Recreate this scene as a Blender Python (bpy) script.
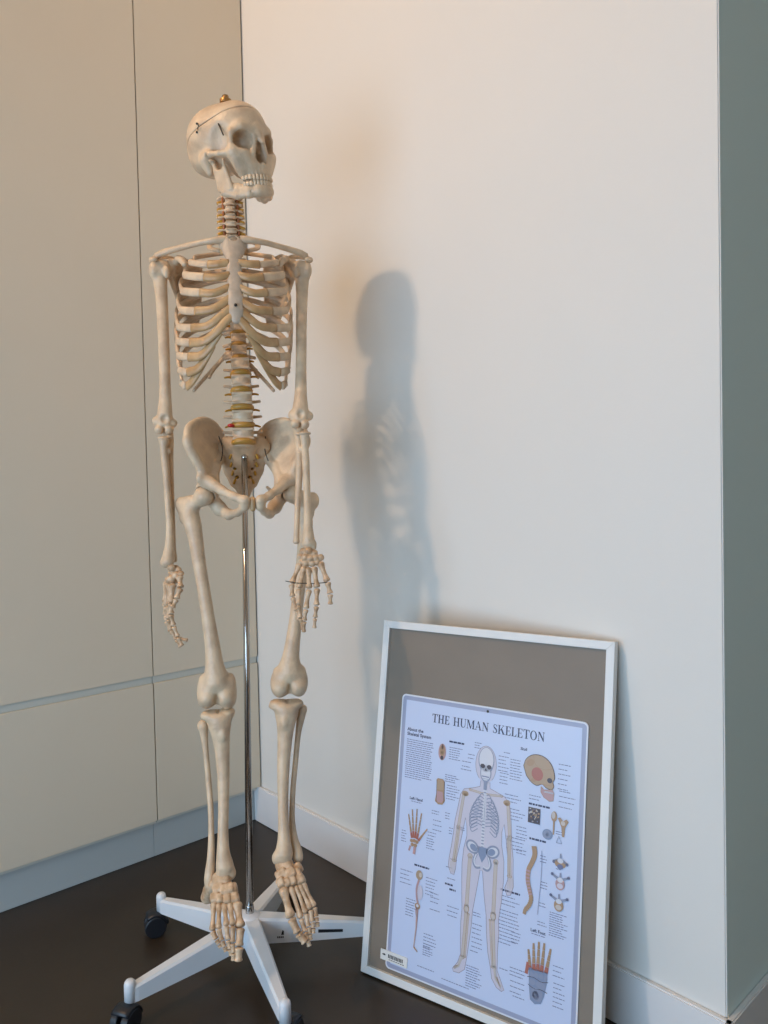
import bpy, math, random
import numpy as np
from mathutils import Vector

random.seed(7)
for o in list(bpy.data.objects):
    bpy.data.objects.remove(o)
SC = bpy.context.scene
COL = SC.collection

# ------------------------------------------------------------------ camera
CAM_F, CAM_YAW, CAM_PITCH, CAM_ROLL = 748.04, -0.829206, -0.0285412, -0.0214594
CAM = np.array([1.865119, -1.197467, 0.97])
_fw = np.array([math.sin(CAM_YAW)*math.cos(CAM_PITCH), math.cos(CAM_YAW)*math.cos(CAM_PITCH), math.sin(CAM_PITCH)])
_r = np.array([math.cos(CAM_YAW), -math.sin(CAM_YAW), 0.0])
_u = np.cross(_r, _fw)
_r2 = _r*math.cos(CAM_ROLL)+_u*math.sin(CAM_ROLL)
_u2 = -_r*math.sin(CAM_ROLL)+_u*math.cos(CAM_ROLL)
cd = bpy.data.cameras.new('camera')
cd.sensor_fit = 'HORIZONTAL'; cd.sensor_width = 36.0; cd.lens = CAM_F/768*36
cd.clip_start = 0.02
cam = bpy.data.objects.new('camera', cd); COL.objects.link(cam)
from mathutils import Matrix
m = Matrix.Identity(4)
for i in range(3):
    m[i][0] = _r2[i]; m[i][1] = _u2[i]; m[i][2] = -_fw[i]; m[i][3] = CAM[i]
cam.matrix_world = m
SC.camera = cam

# ------------------------------------------------------------------ world, lights, exposure
w = bpy.data.worlds.new('world'); SC.world = w; w.use_nodes = True
bg = w.node_tree.nodes['Background']
bg.inputs[0].default_value = (0.55, 0.75, 1.0, 1); bg.inputs[1].default_value = 0.8
SC.view_settings.view_transform = 'Standard'
SC.view_settings.look = 'None'
SC.view_settings.gamma = 1.0
SC.view_settings.use_curve_mapping = False
SC.view_settings.exposure = 0.0

LAMP_POS = (0.50, -2.48, 3.175)
def area(name, loc, direction, sx, sy, power, col, shape='RECTANGLE', spread=180):
    l = bpy.data.lights.new(name, 'AREA'); l.shape = shape; l.size = sx; l.size_y = sy
    l.energy = power; l.color = col; l.spread = math.radians(spread)
    o = bpy.data.objects.new(name, l); COL.objects.link(o); o.location = loc
    o.rotation_euler = Vector(direction).to_track_quat('-Z', 'Y').to_euler()
    return o
area('daylight', (1.5, -2.70, 0.74), (0, 1, 0), 2.2, 1.3, 46, (0.50, 0.75, 1.03))
area('downlight_glow', LAMP_POS, (0, 1, -0.42), 0.17, 0.17, 52, (1.0, 0.68, 0.43), 'DISK')

# ------------------------------------------------------------------ helpers
def srgb(r, g, b):
    f = lambda c: (c/255/12.92) if c/255 <= 0.04045 else ((c/255+0.055)/1.055)**2.4
    return (f(r), f(g), f(b), 1)

def mat(name, col, rough=0.5, metal=0.0, var=0.0, vscale=8.0, bump=0.0, bscale=60.0, spec=0.5, col2=None, coat=0.0):
    M = bpy.data.materials.new(name); M.use_nodes = True
    nt = M.node_tree; b = nt.nodes['Principled BSDF']
    b.inputs['Base Color'].default_value = col
    b.inputs['Roughness'].default_value = rough
    b.inputs['Metallic'].default_value = metal
    b.inputs['Specular IOR Level'].default_value = spec
    b.inputs['Coat Weight'].default_value = coat
    tc = nt.nodes.new('ShaderNodeTexCoord')
    if var > 0 or col2:
        n = nt.nodes.new('ShaderNodeTexNoise'); n.inputs['Scale'].default_value = vscale
        n.inputs['Detail'].default_value = 5
        nt.links.new(tc.outputs['Object'], n.inputs['Vector'])
        cr = nt.nodes.new('ShaderNodeValToRGB')
        c2 = col2 or tuple(c*(1-var) for c in col[:3])+(1,)
        cr.color_ramp.elements[0].color = c2; cr.color_ramp.elements[0].position = 0.35
        cr.color_ramp.elements[1].color = col; cr.color_ramp.elements[1].position = 0.62
        nt.links.new(n.outputs['Fac'], cr.inputs['Fac'])
        nt.links.new(cr.outputs['Color'], b.inputs['Base Color'])
    if bump > 0:
        n = nt.nodes.new('ShaderNodeTexNoise'); n.inputs['Scale'].default_value = bscale
        n.inputs['Detail'].default_value = 6
        nt.links.new(tc.outputs['Object'], n.inputs['Vector'])
        bp = nt.nodes.new('ShaderNodeBump'); bp.inputs['Strength'].default_value = bump
        bp.inputs['Distance'].default_value = 0.002
        nt.links.new(n.outputs['Fac'], bp.inputs['Height'])
        nt.links.new(bp.outputs['Normal'], b.inputs['Normal'])
    return M

M_WALL = mat('wall_paint', (0.78, 0.755, 0.70, 1), 0.7, var=0.02, vscale=1.5, bump=0.06, bscale=220, spec=0.25)
M_SHADE = mat('shade_tinted_wall_paint', (0.76, 0.88, 0.84, 1), 0.7, var=0.02, vscale=1.5, bump=0.06, bscale=220, spec=0.25)  # white wall paint with the recess's cool greenish shade mixed into the colour
M_BASE = mat('baseboard_paint', (0.80, 0.78, 0.76, 1), 0.4)
M_CAB = mat('cabinet_lacquer', (0.77, 0.665, 0.515, 1), 0.5, var=0.03, vscale=2.0, bump=0.03, bscale=300, spec=0.35)
M_GROOVE = mat('cabinet_recess', (0.66, 0.64, 0.56, 1), 0.5)
M_PLINTH = mat('plinth_laminate', (0.53, 0.55, 0.53, 1), 0.45)
M_FLOOR = mat('floor_lino', (0.036, 0.024, 0.014, 1), 0.42, var=0.25, vscale=3.0, bump=0.05, bscale=150)
M_CEIL = mat('ceiling_paint', (0.84, 0.76, 0.66, 1), 0.8)  # unseen ceiling, tinted warm to add warm bounce light
M_WARM = mat('warm_bounce_wall_paint', (0.80, 0.70, 0.58, 1), 0.7)  # unseen walls; the warm tint is added for warmer bounce fill
M_BONE = mat('bone_plastic', (0.76, 0.57, 0.375, 1), 0.40, col2=(0.60, 0.43, 0.28, 1), vscale=32, bump=0.5, bscale=170)
M_BONE2 = mat('bone_plastic_small', (0.74, 0.53, 0.34, 1), 0.38, col2=(0.46, 0.28, 0.15, 1), vscale=75, bump=0.35, bscale=260)
M_TOOTH = mat('tooth_plastic', (0.78, 0.585, 0.385, 1), 0.3)
M_CART = mat('cartilage_plastic', (0.60, 0.375, 0.18, 1), 0.38, col2=(0.47, 0.27, 0.115, 1), vscale=40, bump=0.2, bscale=170)
M_DISC = mat('disc_plastic', (0.50, 0.26, 0.05, 1), 0.4)
M_NERVE = mat('nerve_yellow', (0.60, 0.30, 0.035, 1), 0.4)
M_BROWN = mat('neck_disc_plastic', (0.30, 0.16, 0.07, 1), 0.45)
M_RED = mat('red_plastic', (0.55, 0.02, 0.015, 1), 0.35)
M_ARTERY = mat('artery_red', (0.40, 0.14, 0.05, 1), 0.4)
M_CHROME = mat('chrome', (0.50, 0.48, 0.46, 1), 0.16, metal=1.0)
M_WIRE = mat('dark_wire', (0.05, 0.045, 0.04, 1), 0.4, metal=0.6)
M_BRASS = mat('brass', (0.42, 0.24, 0.09, 1), 0.35, metal=0.8)
M_DARKGAP = mat('dark_hole', (0.06, 0.035, 0.02, 1), 0.7)
M_STAND = mat('white_enamel', (0.74, 0.76, 0.78, 1), 0.32, var=0.03, vscale=12)
M_BLACK = mat('black_rubber', (0.012, 0.013, 0.017, 1), 0.38)
M_FRAME = mat('white_frame_paint', (0.78, 0.77, 0.74, 1), 0.4, var=0.02, vscale=30)
M_BACK = mat('taupe_board', (0.235, 0.19, 0.145, 1), 0.55, var=0.06, vscale=9, bump=0.05, bscale=300)

def obj(name, verts, faces, mats, parent=None, smooth=False, fm=None, label=None):
    me = bpy.data.meshes.new(name)
    if isinstance(verts, np.ndarray) and isinstance(faces, np.ndarray):
        nv, nf, k = len(verts), len(faces), faces.shape[1]
        me.vertices.add(nv); me.vertices.foreach_set('co', verts.astype(np.float32).ravel())
        me.loops.add(nf*k); me.loops.foreach_set('vertex_index', faces.astype(np.int32).ravel())
        me.polygons.add(nf); me.polygons.foreach_set('loop_start', np.arange(0, nf*k, k, dtype=np.int32))
        me.update(calc_edges=True)
    else:
        me.from_pydata([tuple(map(float, v)) for v in verts], [], [tuple(map(int, f)) for f in faces])
    if not isinstance(mats, (list, tuple)): mats = [mats]
    for M in mats: me.materials.append(M)
    if fm is not None: me.polygons.foreach_set('material_index', list(fm))
    if smooth: me.polygons.foreach_set('use_smooth', [True]*len(me.polygons))
    me.update()
    o = bpy.data.objects.new(name, me); COL.objects.link(o)
    if parent: o.parent = parent
    if label: o['label'] = label
    return o

def empty(name, loc, label, cat, rz=0, group=None):
    o = bpy.data.objects.new(name, None); COL.objects.link(o); o.location = loc
    o.rotation_euler = (0, 0, rz); o['label'] = label; o['category'] = cat
    o.empty_display_size = 0.05
    if group: o['group'] = group
    return o

class MB:
    """collects polygons into one mesh"""
    def __init__(s): s.v = []; s.f = []; s.m = []
    def poly(s, pts, mi=0):
        n = len(s.v); s.v += [tuple(p) for p in pts]; s.f.append(tuple(range(n, n+len(pts)))); s.m.append(mi)
    def box(s, lo, hi, mi=0, bev=0.0):
        x0, y0, z0 = lo; x1, y1, z1 = hi
        if bev <= 0:
            n = len(s.v)
            s.v += [(x0,y0,z0),(x1,y0,z0),(x1,y1,z0),(x0,y1,z0),(x0,y0,z1),(x1,y0,z1),(x1,y1,z1),(x0,y1,z1)]
            F = [(0,3,2,1),(4,5,6,7),(0,1,5,4),(1,2,6,5),(2,3,7,6),(3,0,4,7)]
            s.f += [tuple(n+i for i in f) for f in F]; s.m += [mi]*6
        else:
            import bmesh
            bm = bmesh.new(); bmesh.ops.create_cube(bm, size=1.0)
            for v in bm.verts:
                v.co = ((x0+x1)/2+v.co.x*(x1-x0), (y0+y1)/2+v.co.y*(y1-y0), (z0+z1)/2+v.co.z*(z1-z0))
            bmesh.ops.bevel(bm, geom=list(bm.edges), offset=bev, segments=2, affect='EDGES')
            s.bm(bm, mi)
    def bm(s, bm, mi=0):
        n = len(s.v); bm.verts.ensure_lookup_table(); bm.verts.index_update()
        s.v += [tuple(v.co) for v in bm.verts]
        for f in bm.faces: s.f.append(tuple(n+v.index for v in f.verts)); s.m.append(mi)
        bm.free()
    def add(s, V, Fs, mi=0):
        n = len(s.v); s.v += [tuple(v) for v in V]; s.f += [tuple(n+i for i in f) for f in Fs]; s.m += [mi]*len(Fs)
    def build(s, name, mats, parent=None, smooth=False, label=None):
        return obj(name, s.v, s.f, mats, parent, smooth, s.m if s.m else None, label)

def nrm(v): 
    v = np.asarray(v, float); return v/max(np.linalg.norm(v), 1e-9)

def catmull(P, n=6):
    P = np.array(P, float); Q = np.vstack([2*P[0]-P[1], P, 2*P[-1]-P[-2]]); out = []
    for i in range(1, len(Q)-2):
        a, b, c, d = Q[i-1], Q[i], Q[i+1], Q[i+2]
        for k in range(n):
            t = k/n
            out.append(0.5*((2*b)+(-a+c)*t+(2*a-5*b+4*c-d)*t*t+(-a+3*b-3*c+d)*t**3))
    out.append(P[-1]); return np.array(out)

def tube(pts, w, t=None, up=(0, 0, 1), seg=10, cap=True):
    """swept elliptical tube: w = half width along 'up', t = half thickness across"""
    pts = np.array(pts, float); n = len(pts)
    w = np.broadcast_to(np.array(w, float), (n,)); t = w if t is None else np.broadcast_to(np.array(t, float), (n,))
    V = []; F = []
    for i in range(n):
        T = nrm(pts[min(i+1, n-1)]-pts[max(i-1, 0)])
        U = np.array(up, float); U = U-T*(U@T)
        if np.linalg.norm(U) < 1e-3: U = np.array((1, 0, 0.0))-T*T[0]
        U = nrm(U); B = np.cross(T, U)
        for k in range(seg):
            a = 2*math.pi*k/seg
            V.append(pts[i]+U*w[i]*math.cos(a)+B*t[i]*math.sin(a))
    for i in range(n-1):
        for k in range(seg):
            a = i*seg+k; b = i*seg+(k+1) % seg
            F.append((a, b, b+seg, a+seg))
    if cap:
        F.append(tuple(range(seg-1, -1, -1))); F.append(tuple((n-1)*seg+k for k in range(seg)))
    return V, F

def cyl(mb, a, b, r, r2=None, seg=20, mi=0, bev=0.0):
    a = np.array(a, float); b = np.array(b, float); r2 = r if r2 is None else r2
    if bev:
        d = nrm(b-a)*bev
        V, F = tube([a, a+d*0.3, a+d, b-d, b-d*0.3, b], [r-bev, r-bev*0.3, r, r2, r2-bev*0.3, r2-bev], up=(0.31, 0.77, 0.2), seg=seg)
    else:
        V, F = tube([a, b], [r, r2], up=(0.31, 0.77, 0.2), seg=seg)
    mb.add(V, F, mi)

# ---------------- implicit surfaces (smooth unions of bones) -> mesh
class Field:
    def __init__(s, lo, hi, h):
        s.h = h; s.lo = np.array(lo, float)-2*h
        s.n = np.ceil((np.array(hi, float)+2*h-s.lo)/h).astype(int)+1
        s.v = np.full(tuple(s.n), 0.05, np.float32)
    def _blk(s, lo, hi):
        i0 = np.maximum(np.floor((lo-s.lo)/s.h).astype(int), 0)
        i1 = np.minimum(np.ceil((hi-s.lo)/s.h).astype(int)+1, s.n)
        if np.any(i1 <= i0): return None, None
        ax = [(s.lo[k]+s.h*np.arange(i0[k], i1[k])).astype(np.float32) for k in range(3)]
        return tuple(slice(a, b) for a, b in zip(i0, i1)), np.meshgrid(*ax, indexing='ij')
    def _op(s, fn, lo, hi, k, sub=False):
        mrg = k+3*s.h
        sl, G = s._blk(np.array(lo)-mrg, np.array(hi)+mrg)
        if sl is None: return s
        d = fn(*G); a = s.v[sl]
        if sub: 
            d = -d; k = max(k, 1e-5)
            hh = np.maximum(k-np.abs(a-d), 0)/k; s.v[sl] = np.maximum(a, d)+hh*hh*k*0.25
        else:
            k = max(k, 1e-5)
            hh = np.maximum(k-np.abs(a-d), 0)/k; s.v[sl] = np.minimum(a, d)-hh*hh*k*0.25
        return s
    def seg(s, a, b, ra, rb=None, k=0.004, flat=None, sub=False):
        """round cone; flat=(axis, factor>1) squeezes it along the axis"""
        a = np.array(a, float); b = np.array(b, float); rb = ra if rb is None else rb
        R = max(ra, rb); ab = b-a
        if flat: ax = nrm(flat[0]); q = flat[1]-1
        def fn(X, Y, Z):
            px, py, pz = X-a[0], Y-a[1], Z-a[2]; v = ab.copy()
            if flat:
                dt = (px*ax[0]+py*ax[1]+pz*ax[2])*q
                px = px+dt*ax[0]; py = py+dt*ax[1]; pz = pz+dt*ax[2]
                v = v+ax*(v@ax)*q
            t = np.clip((px*v[0]+py*v[1]+pz*v[2])/max(v@v, 1e-12), 0, 1)
            d = np.sqrt((px-t*v[0])**2+(py-t*v[1])**2+(pz-t*v[2])**2)-(ra+(rb-ra)*t)
            if flat: d = d*(0.6 if flat[1] > 1.5 else 0.8)
            return d
        return s._op(fn, np.minimum(a, b)-R, np.maximum(a, b)+R, k, sub)
    def chain(s, P, k=0.004, flat=None):
        for p, q in zip(P[:-1], P[1:]): s.seg(p[:3], q[:3], p[3], q[3], k, flat)
        return s
    def ell(s, c, r, k=0.004, R=None, sub=False):
        c = np.array(c, float); r = np.array(r if hasattr(r, '__len__') else (r, r, r), float)
        Rm = np.eye(3) if R is None else np.array(R, float)
        ext = np.abs(Rm)@r
        def fn(X, Y, Z):
            px, py, pz = X-c[0], Y-c[1], Z-c[2]
            q = [px*Rm[0][i]+py*Rm[1][i]+pz*Rm[2][i] for i in range(3)]
            k0 = np.sqrt((q[0]/r[0])**2+(q[1]/r[1])**2+(q[2]/r[2])**2)
            k1 = np.sqrt((q[0]/r[0]**2)**2+(q[1]/r[1]**2)**2+(q[2]/r[2]**2)**2)+1e-9
            return k0*(k0-1)/k1
        return s._op(fn, c-ext, c+ext, k, sub)
    def box(s, c, hs, rnd=0.001, k=0.003, R=None, sub=False):
        c = np.array(c, float); hs = np.array(hs, float); Rm = np.eye(3) if R is None else np.array(R, float)
        ext = np.abs(Rm)@hs
        def fn(X, Y, Z):
            px, py, pz = X-c[0], Y-c[1], Z-c[2]
            q = [np.abs(px*Rm[0][i]+py*Rm[1][i]+pz*Rm[2][i])-(hs[i]-rnd) for i in range(3)]
            return np.sqrt(sum(np.maximum(x, 0)**2 for x in q))+np.minimum(np.maximum(np.maximum(q[0], q[1]), q[2]), 0)-rnd
        return s._op(fn, c-ext, c+ext, k, sub)
    def half(s, p, n):
        """keep only the side where (x-p).n < 0"""
        p = np.array(p, float); n = nrm(n)
        G = np.meshgrid(*[(s.lo[k]+s.h*np.arange(s.n[k])).astype(np.float32) for k in range(3)], indexing='ij')
        s.v = np.maximum(s.v, (G[0]-p[0])*n[0]+(G[1]-p[1])*n[1]+(G[2]-p[2])*n[2]); return s
    def copy(s):
        c = Field.__new__(Field); c.h = s.h; c.lo = s.lo; c.n = s.n; c.v = s.v.copy(); return c
    def mesh(s):
        v = s.v; 
        v[0], v[-1], v[:, 0], v[:, -1], v[:, :, 0], v[:, :, -1] = [0.01]*6
        ins = v < 0; nx, ny, nz = v.shape
        cs = (nx-1, ny-1, nz-1); S = np.zeros(cs+(3,), np.float32); Cn = np.zeros(cs, np.float32)
        base = [slice(0, -1)]*3
        for ax in range(3):
            o = [i for i in range(3) if i != ax]
            for da in (0, 1):
                for db in (0, 1):
                    s0 = [None]*3; s0[ax] = slice(0, -1); s0[o[0]] = slice(da, da-1 or None) if da-1 else slice(1, None); s0[o[1]] = slice(db, db-1 or None) if db-1 else slice(1, None)
                    if da == 0: s0[o[0]] = slice(0, -1)
                    if db == 0: s0[o[1]] = slice(0, -1)
                    s1 = list(s0); s1[ax] = slice(1, None)
                    A = v[tuple(s0)]; B = v[tuple(s1)]
                    cr = (A < 0) != (B < 0)
                    t = np.where(cr, A/np.where(cr, A-B, 1), 0)
                    c = cr.astype(np.float32)
                    S[..., ax] += t*c; S[..., o[0]] += da*c; S[..., o[1]] += db*c; Cn += c
        act = Cn > 0; idx = np.full(cs, -1, np.int64); ii = np.argwhere(act); idx[act] = np.arange(len(ii))
        V = (ii+S[act]/Cn[act][:, None])*s.h+s.lo
        Fs = []
        for ax in range(3):
            o = [(ax+1) % 3, (ax+2) % 3]
            s0 = [slice(1, -1)]*3; s0[ax] = slice(0, -1); s1 = list(s0); s1[ax] = slice(1, None)
            A = ins[tuple(s0)]; B = ins[tuple(s1)]
            e = np.argwhere(A != B); 
            if not len(e): continue
            f = A[tuple(e.T)]
            off = np.array([1, 1, 1]); off[ax] = 0; e = e+off
            def cell(d0, d1):
                c = e.copy(); c[:, o[0]] -= d0; c[:, o[1]] -= d1; return idx[tuple(c.T)]
            q = np.stack([cell(1, 1), cell(0, 1), cell(0, 0), cell(1, 0)], 1)
            q[~f] = q[~f][:, ::-1]
            Fs.append(q)
        F = np.vstack(Fs)
        return V, F
def bone(name, fld, M, parent, xf=None, label=None):
    V, F = fld.mesh()
    if xf is not None: V = xf(V)
    return obj(name, V, F, M, parent, True, label=label)
def bounds(pts, pad):
    p = np.array([q[:3] for q in pts], float); return p.min(0)-pad, p.max(0)+pad

# ------------------------------------------------------------------ room
W = 1.353; HC = 3.2; YB = -2.75; XR = 4.0; YE = 2.4; SEAM = -0.3272
def struct(name, mb, M, smooth=False):
    o = mb.build(name, M, None, smooth); o['kind'] = 'structure'; return o
b = MB(); b.box((-0.35, YB-0.1, -0.1), (XR+0.1, YE+0.1, 0.0)); struct('floor', b, M_FLOOR)
b = MB(); b.box((-0.35, YB-0.1, HC), (XR+0.1, YE+0.1, HC+0.1)); struct('ceiling', b, M_CEIL)
b = MB(); b.box((-0.35, 0.0, 0.0), (W, 0.1, HC), bev=0.002)
struct('wall_back', b, M_WALL)
b = MB(); b.box((W-0.1, 0.0035, 0), (W+0.0001, YE, HC)); struct('wall_recess', b, M_SHADE)
b = MB(); b.box((W-0.1, YE, 0), (XR+0.1, YE+0.1, HC)); struct('wall_far', b, M_SHADE)
b = MB(); b.box((XR, YB-0.1, 0), (XR+0.1, YE, HC)); struct('wall_right', b, M_WARM)
b = MB(); b.box((-0.35, YB, 0), (-0.25, 0.0, HC)); b.box((-0.25, YB, 0), (0.0, SEAM-0.92, HC)); struct('wall_left', b, M_CAB)
b = MB()
b.box((-0.35, YB-0.1, 0), (0.35, YB, HC)); b.box((2.65, YB-0.1, 0), (XR, YB, HC))
b.box((0.35, YB-0.1, 0), (2.65, YB, 0.06)); b.box((0.35, YB-0.1, 1.44), (2.65, YB, HC)); struct('wall_front', b, M_WARM)
b = MB()
for x0, x1 in ((0.35, 0.40), (1.475, 1.525), (2.60, 2.65)): b.box((x0, YB-0.08, 0.06), (x1, YB-0.02, 1.44))
for z0, z1 in ((0.06, 0.11), (1.39, 1.44)): b.box((0.35, YB-0.08, z0), (2.65, YB-0.02, z1))
struct('window_1', b, M_BASE)
HB = 0.1059
def baseboard(name, lo, hi):
    b = MB(); b.box(lo, hi, bev=0.0025); struct(name, b, M_BASE)
baseboard('baseboard_back', (-0.027, -0.012, 0.0), (W+0.012, -0.0002, HB))
baseboard('baseboard_recess', (W+0.0002, -0.012, 0.0), (W+0.012, YE, HB))

# built-in cabinets on the left wall
def cabinet(name, y0, y1, label):
    t = empty(name, (-0.125, (y0+y1)/2, 0), label, 'cabinet')
    cy = (y0+y1)/2; L = lambda x, y, z: (x+0.125, y-cy, z)
    def bx(n, lo, hi, M, bev=0.0):
        b = MB(); b.box(L(*lo), L(*hi), bev=bev); return b.build(n, M, t)
    bx('body', (-0.248, y0+0.001, 0.098), (-0.0085, y1-0.001, HC-0.002), M_GROOVE)
    bx('plinth', (-0.10, y0+0.0005, 0.001), (-0.0285, y1-0.0005, 0.0975), M_PLINTH)
    d = bx('door', (-0.0083, y0+0.0013, 0.493), (0.0, y1-0.0013, HC-0.006), M_CAB, 0.0012)
    bx('drawer_front', (-0.0083, y0+0.0013, 0.1068), (0.0, y1-0.0013, 0.4735), M_CAB, 0.0012)
    return t
cabinet('built_in_cabinet', SEAM-0.9, SEAM, 'beige flush built-in cabinet with wide door, left of the vertical seam')
cabinet('built_in_cabinet', SEAM, -0.0035, 'narrow beige flush built-in cabinet in the corner behind the skeleton')

# ceiling downlight that gives the warm light
t = empty('ceiling_downlight', (LAMP_POS[0], LAMP_POS[1], HC), 'round white ceiling downlight above the room', 'lamp')
V, F = tube([(0, 0, -0.001), (0, 0, -0.016)], [0.062, 0.058], up=(1, 0, 0), seg=32)
obj('trim_ring', V, F, M_BASE, t)

# ------------------------------------------------------------------ rolling stand
HUB = np.array([0.556, -0.396])
FACE = math.atan2(CAM[1]-HUB[1], CAM[0]-HUB[0])        # the model was turned to face this way
RZ = FACE+math.pi/2
EY = np.array([-math.cos(FACE), -math.sin(FACE), 0]); EX = np.array([math.cos(RZ), math.sin(RZ), 0])
O3 = np.array([HUB[0], HUB[1], 0.0])
def P(px, py, d=0.0):
    """skeleton coordinates (x across, y back, z up) of a sighted point lying d metres in front of the pole plane"""
    v = _fw+_r2*(px-384)/CAM_F-_u2*(py-512)/CAM_F
    p = CAM+v*(((O3-CAM)@EY-d)/(v@EY))
    q = p-O3
    return np.array([q@EX, q@EY, q[2]])
def PC(rows): return [tuple(P(a, b_, d))+(r,) for a, b_, d, r in rows]

st = empty('rolling_stand', (HUB[0], HUB[1], 0), 'white five-legged rolling stand with a chrome pole holding up the skeleton', 'stand', RZ)
b = MB()
V, F = tube([(0, 0, 0.058), (0, 0, 0.062), (0, 0, 0.102), (0, 0, 0.110), (0, 0, 0.114)], [0.026, 0.030, 0.028, 0.020, 0.013], up=(1, 0, 0), seg=32)
b.add(V, F); b.build('hub', M_STAND, st, True)
LEG_A = [-2.837+k*2*math.pi/5-RZ for k in range(5)]
RL = 0.253
for k, a in enumerate(LEG_A):
    c, s_ = math.cos(a), math.sin(a)
    b = MB()
    sec = []
    for r, hw, zt, zb in ((0.018, 0.0165, 0.108, 0.056), (0.10, 0.0150, 0.098, 0.053), (RL-0.012, 0.0105, 0.080, 0.050), (RL, 0.0085, 0.078, 0.050)):
        bv = 0.004
        prof = [(-hw, zb), (hw, zb), (hw, zt-bv), (hw-bv, zt), (-hw+bv, zt), (-hw, zt-bv)]
        sec.append([(r*c-y*s_, r*s_+y*c, z) for y, z in prof])
    V = [p for q in sec for p in q]; n = 6; F = []
    for i in range(3):
        for j in range(n): F.append((i*n+j, i*n+(j+1) % n, (i+1)*n+(j+1) % n, (i+1)*n+j))
    F.append(tuple(range(n-1, -1, -1))); F.append(tuple(3*n+j for j in range(n)))
    b.add(V, F); leg = b.build('base_leg', M_STAND, st)
    b = MB(); V, F = tube([(RL*c, RL*s_, z) for z in (0.049, 0.081, 0.086, 0.0895, 0.091)], [0.0105, 0.0105, 0.0095, 0.0065, 0.002], up=(1, 0, 0), seg=20)
    b.add(V, F); b.build('end_socket', M_STAND, leg, True)
    ca = a+[0.9, 0.5, 2.4, 1.2, -0.6][k]; t_ = np.array([math.cos(ca), math.sin(ca), 0]); nn = np.array([-t_[1], t_[0], 0])
    base = np.array([RL*c, RL*s_, 0]); wc = base+t_*0.014+np.array([0, 0, 0.0235])
    b = MB(); cyl(b, base+(0, 0, 0.040), base+(0, 0, 0.052), 0.008)
    # hood between the wheels
    arc = [wc+t_*(-0.0255*math.cos(x))+np.array([0, 0, 0.0255*math.sin(x)]) for x in np.linspace(0.15, 2.3, 9)]
    V, F = tube(arc, 0.0045, 0.019, up=(0, 0, 1), seg=10); b.add(V, F)
    cas = b.build('caster', M_BLACK, st, True)
    for sgn in (-1, 1):
        b = MB(); cyl(b, wc+nn*sgn*0.004, wc+nn*sgn*0.019, 0.0235, bev=0.003, seg=28); b.build('wheel', M_BLACK, cas, False)
# mark and dark name strip on the leg under the skeleton's left foot
a = LEG_A[3]; c, s_ = math.cos(a), math.sin(a)
def legside(r, f, side=1):
    tt = (r-0.018)/(RL-0.03); hw = 0.0165-0.0058*tt; zt = 0.106-0.028*tt; zb = 0.055-0.005*tt
    y = side*(hw+0.0004); z = zb+(zt-zb)*f
    return (r*c-y*s_, r*s_+y*c, z)
side3 = -1
b = MB()
b.poly([legside(0.134, 0.40, side3), legside(0.190, 0.40, side3), legside(0.190, 0.58, side3), legside(0.134, 0.58, side3)][::1], 0)
b.build('printed_strip', M_BLACK, st); b = MB()
for i in range(8):
    r0 = 0.056+i*0.0035; b.poly([legside(r0, 0.22, side3), legside(r0+0.0026, 0.22, side3), legside(r0+0.0026, 0.30, side3), legside(r0, 0.30, side3)], 0)
b.poly([legside(0.064, 0.36, side3), legside(0.074, 0.36, side3), legside(0.072, 0.50, side3), legside(0.067, 0.58, side3)], 0)
b.build('printed_mark', M_BLACK, st)
p0 = P(249.8, 912, 0); p0[2] = 0.110; p1 = P(244.3, 458, 0)
b = MB(); cyl(b, p0, p1, 0.0074, 0.0060, seg=28); pole = b.build('pole', M_CHROME, st, True)
b = MB(); cyl(b, p0-(0, 0, 0.002), p0+(0, 0, 0.02), 0.0085, seg=24, bev=0.002); b.build('collar', M_CHROME, pole, True)
b = MB(); V, F = tube([p1+(0, 0, z) for z in (-0.003, 0.0, 0.003, 0.006, 0.0085)], [0.0052, 0.0062, 0.0066, 0.005, 0.001], up=(1, 0, 0), seg=20); b.add(V, F)
b.build('pole_tip', M_CHROME, pole, True)

# ------------------------------------------------------------------ the skeleton
SK = empty('anatomical_skeleton', (HUB[0], HUB[1], 0), 'life-size ivory plastic human skeleton model hanging on the wheeled stand, head turned aside', 'skeleton', RZ)
Zc = np.array([0, 0, 1.0])

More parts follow.
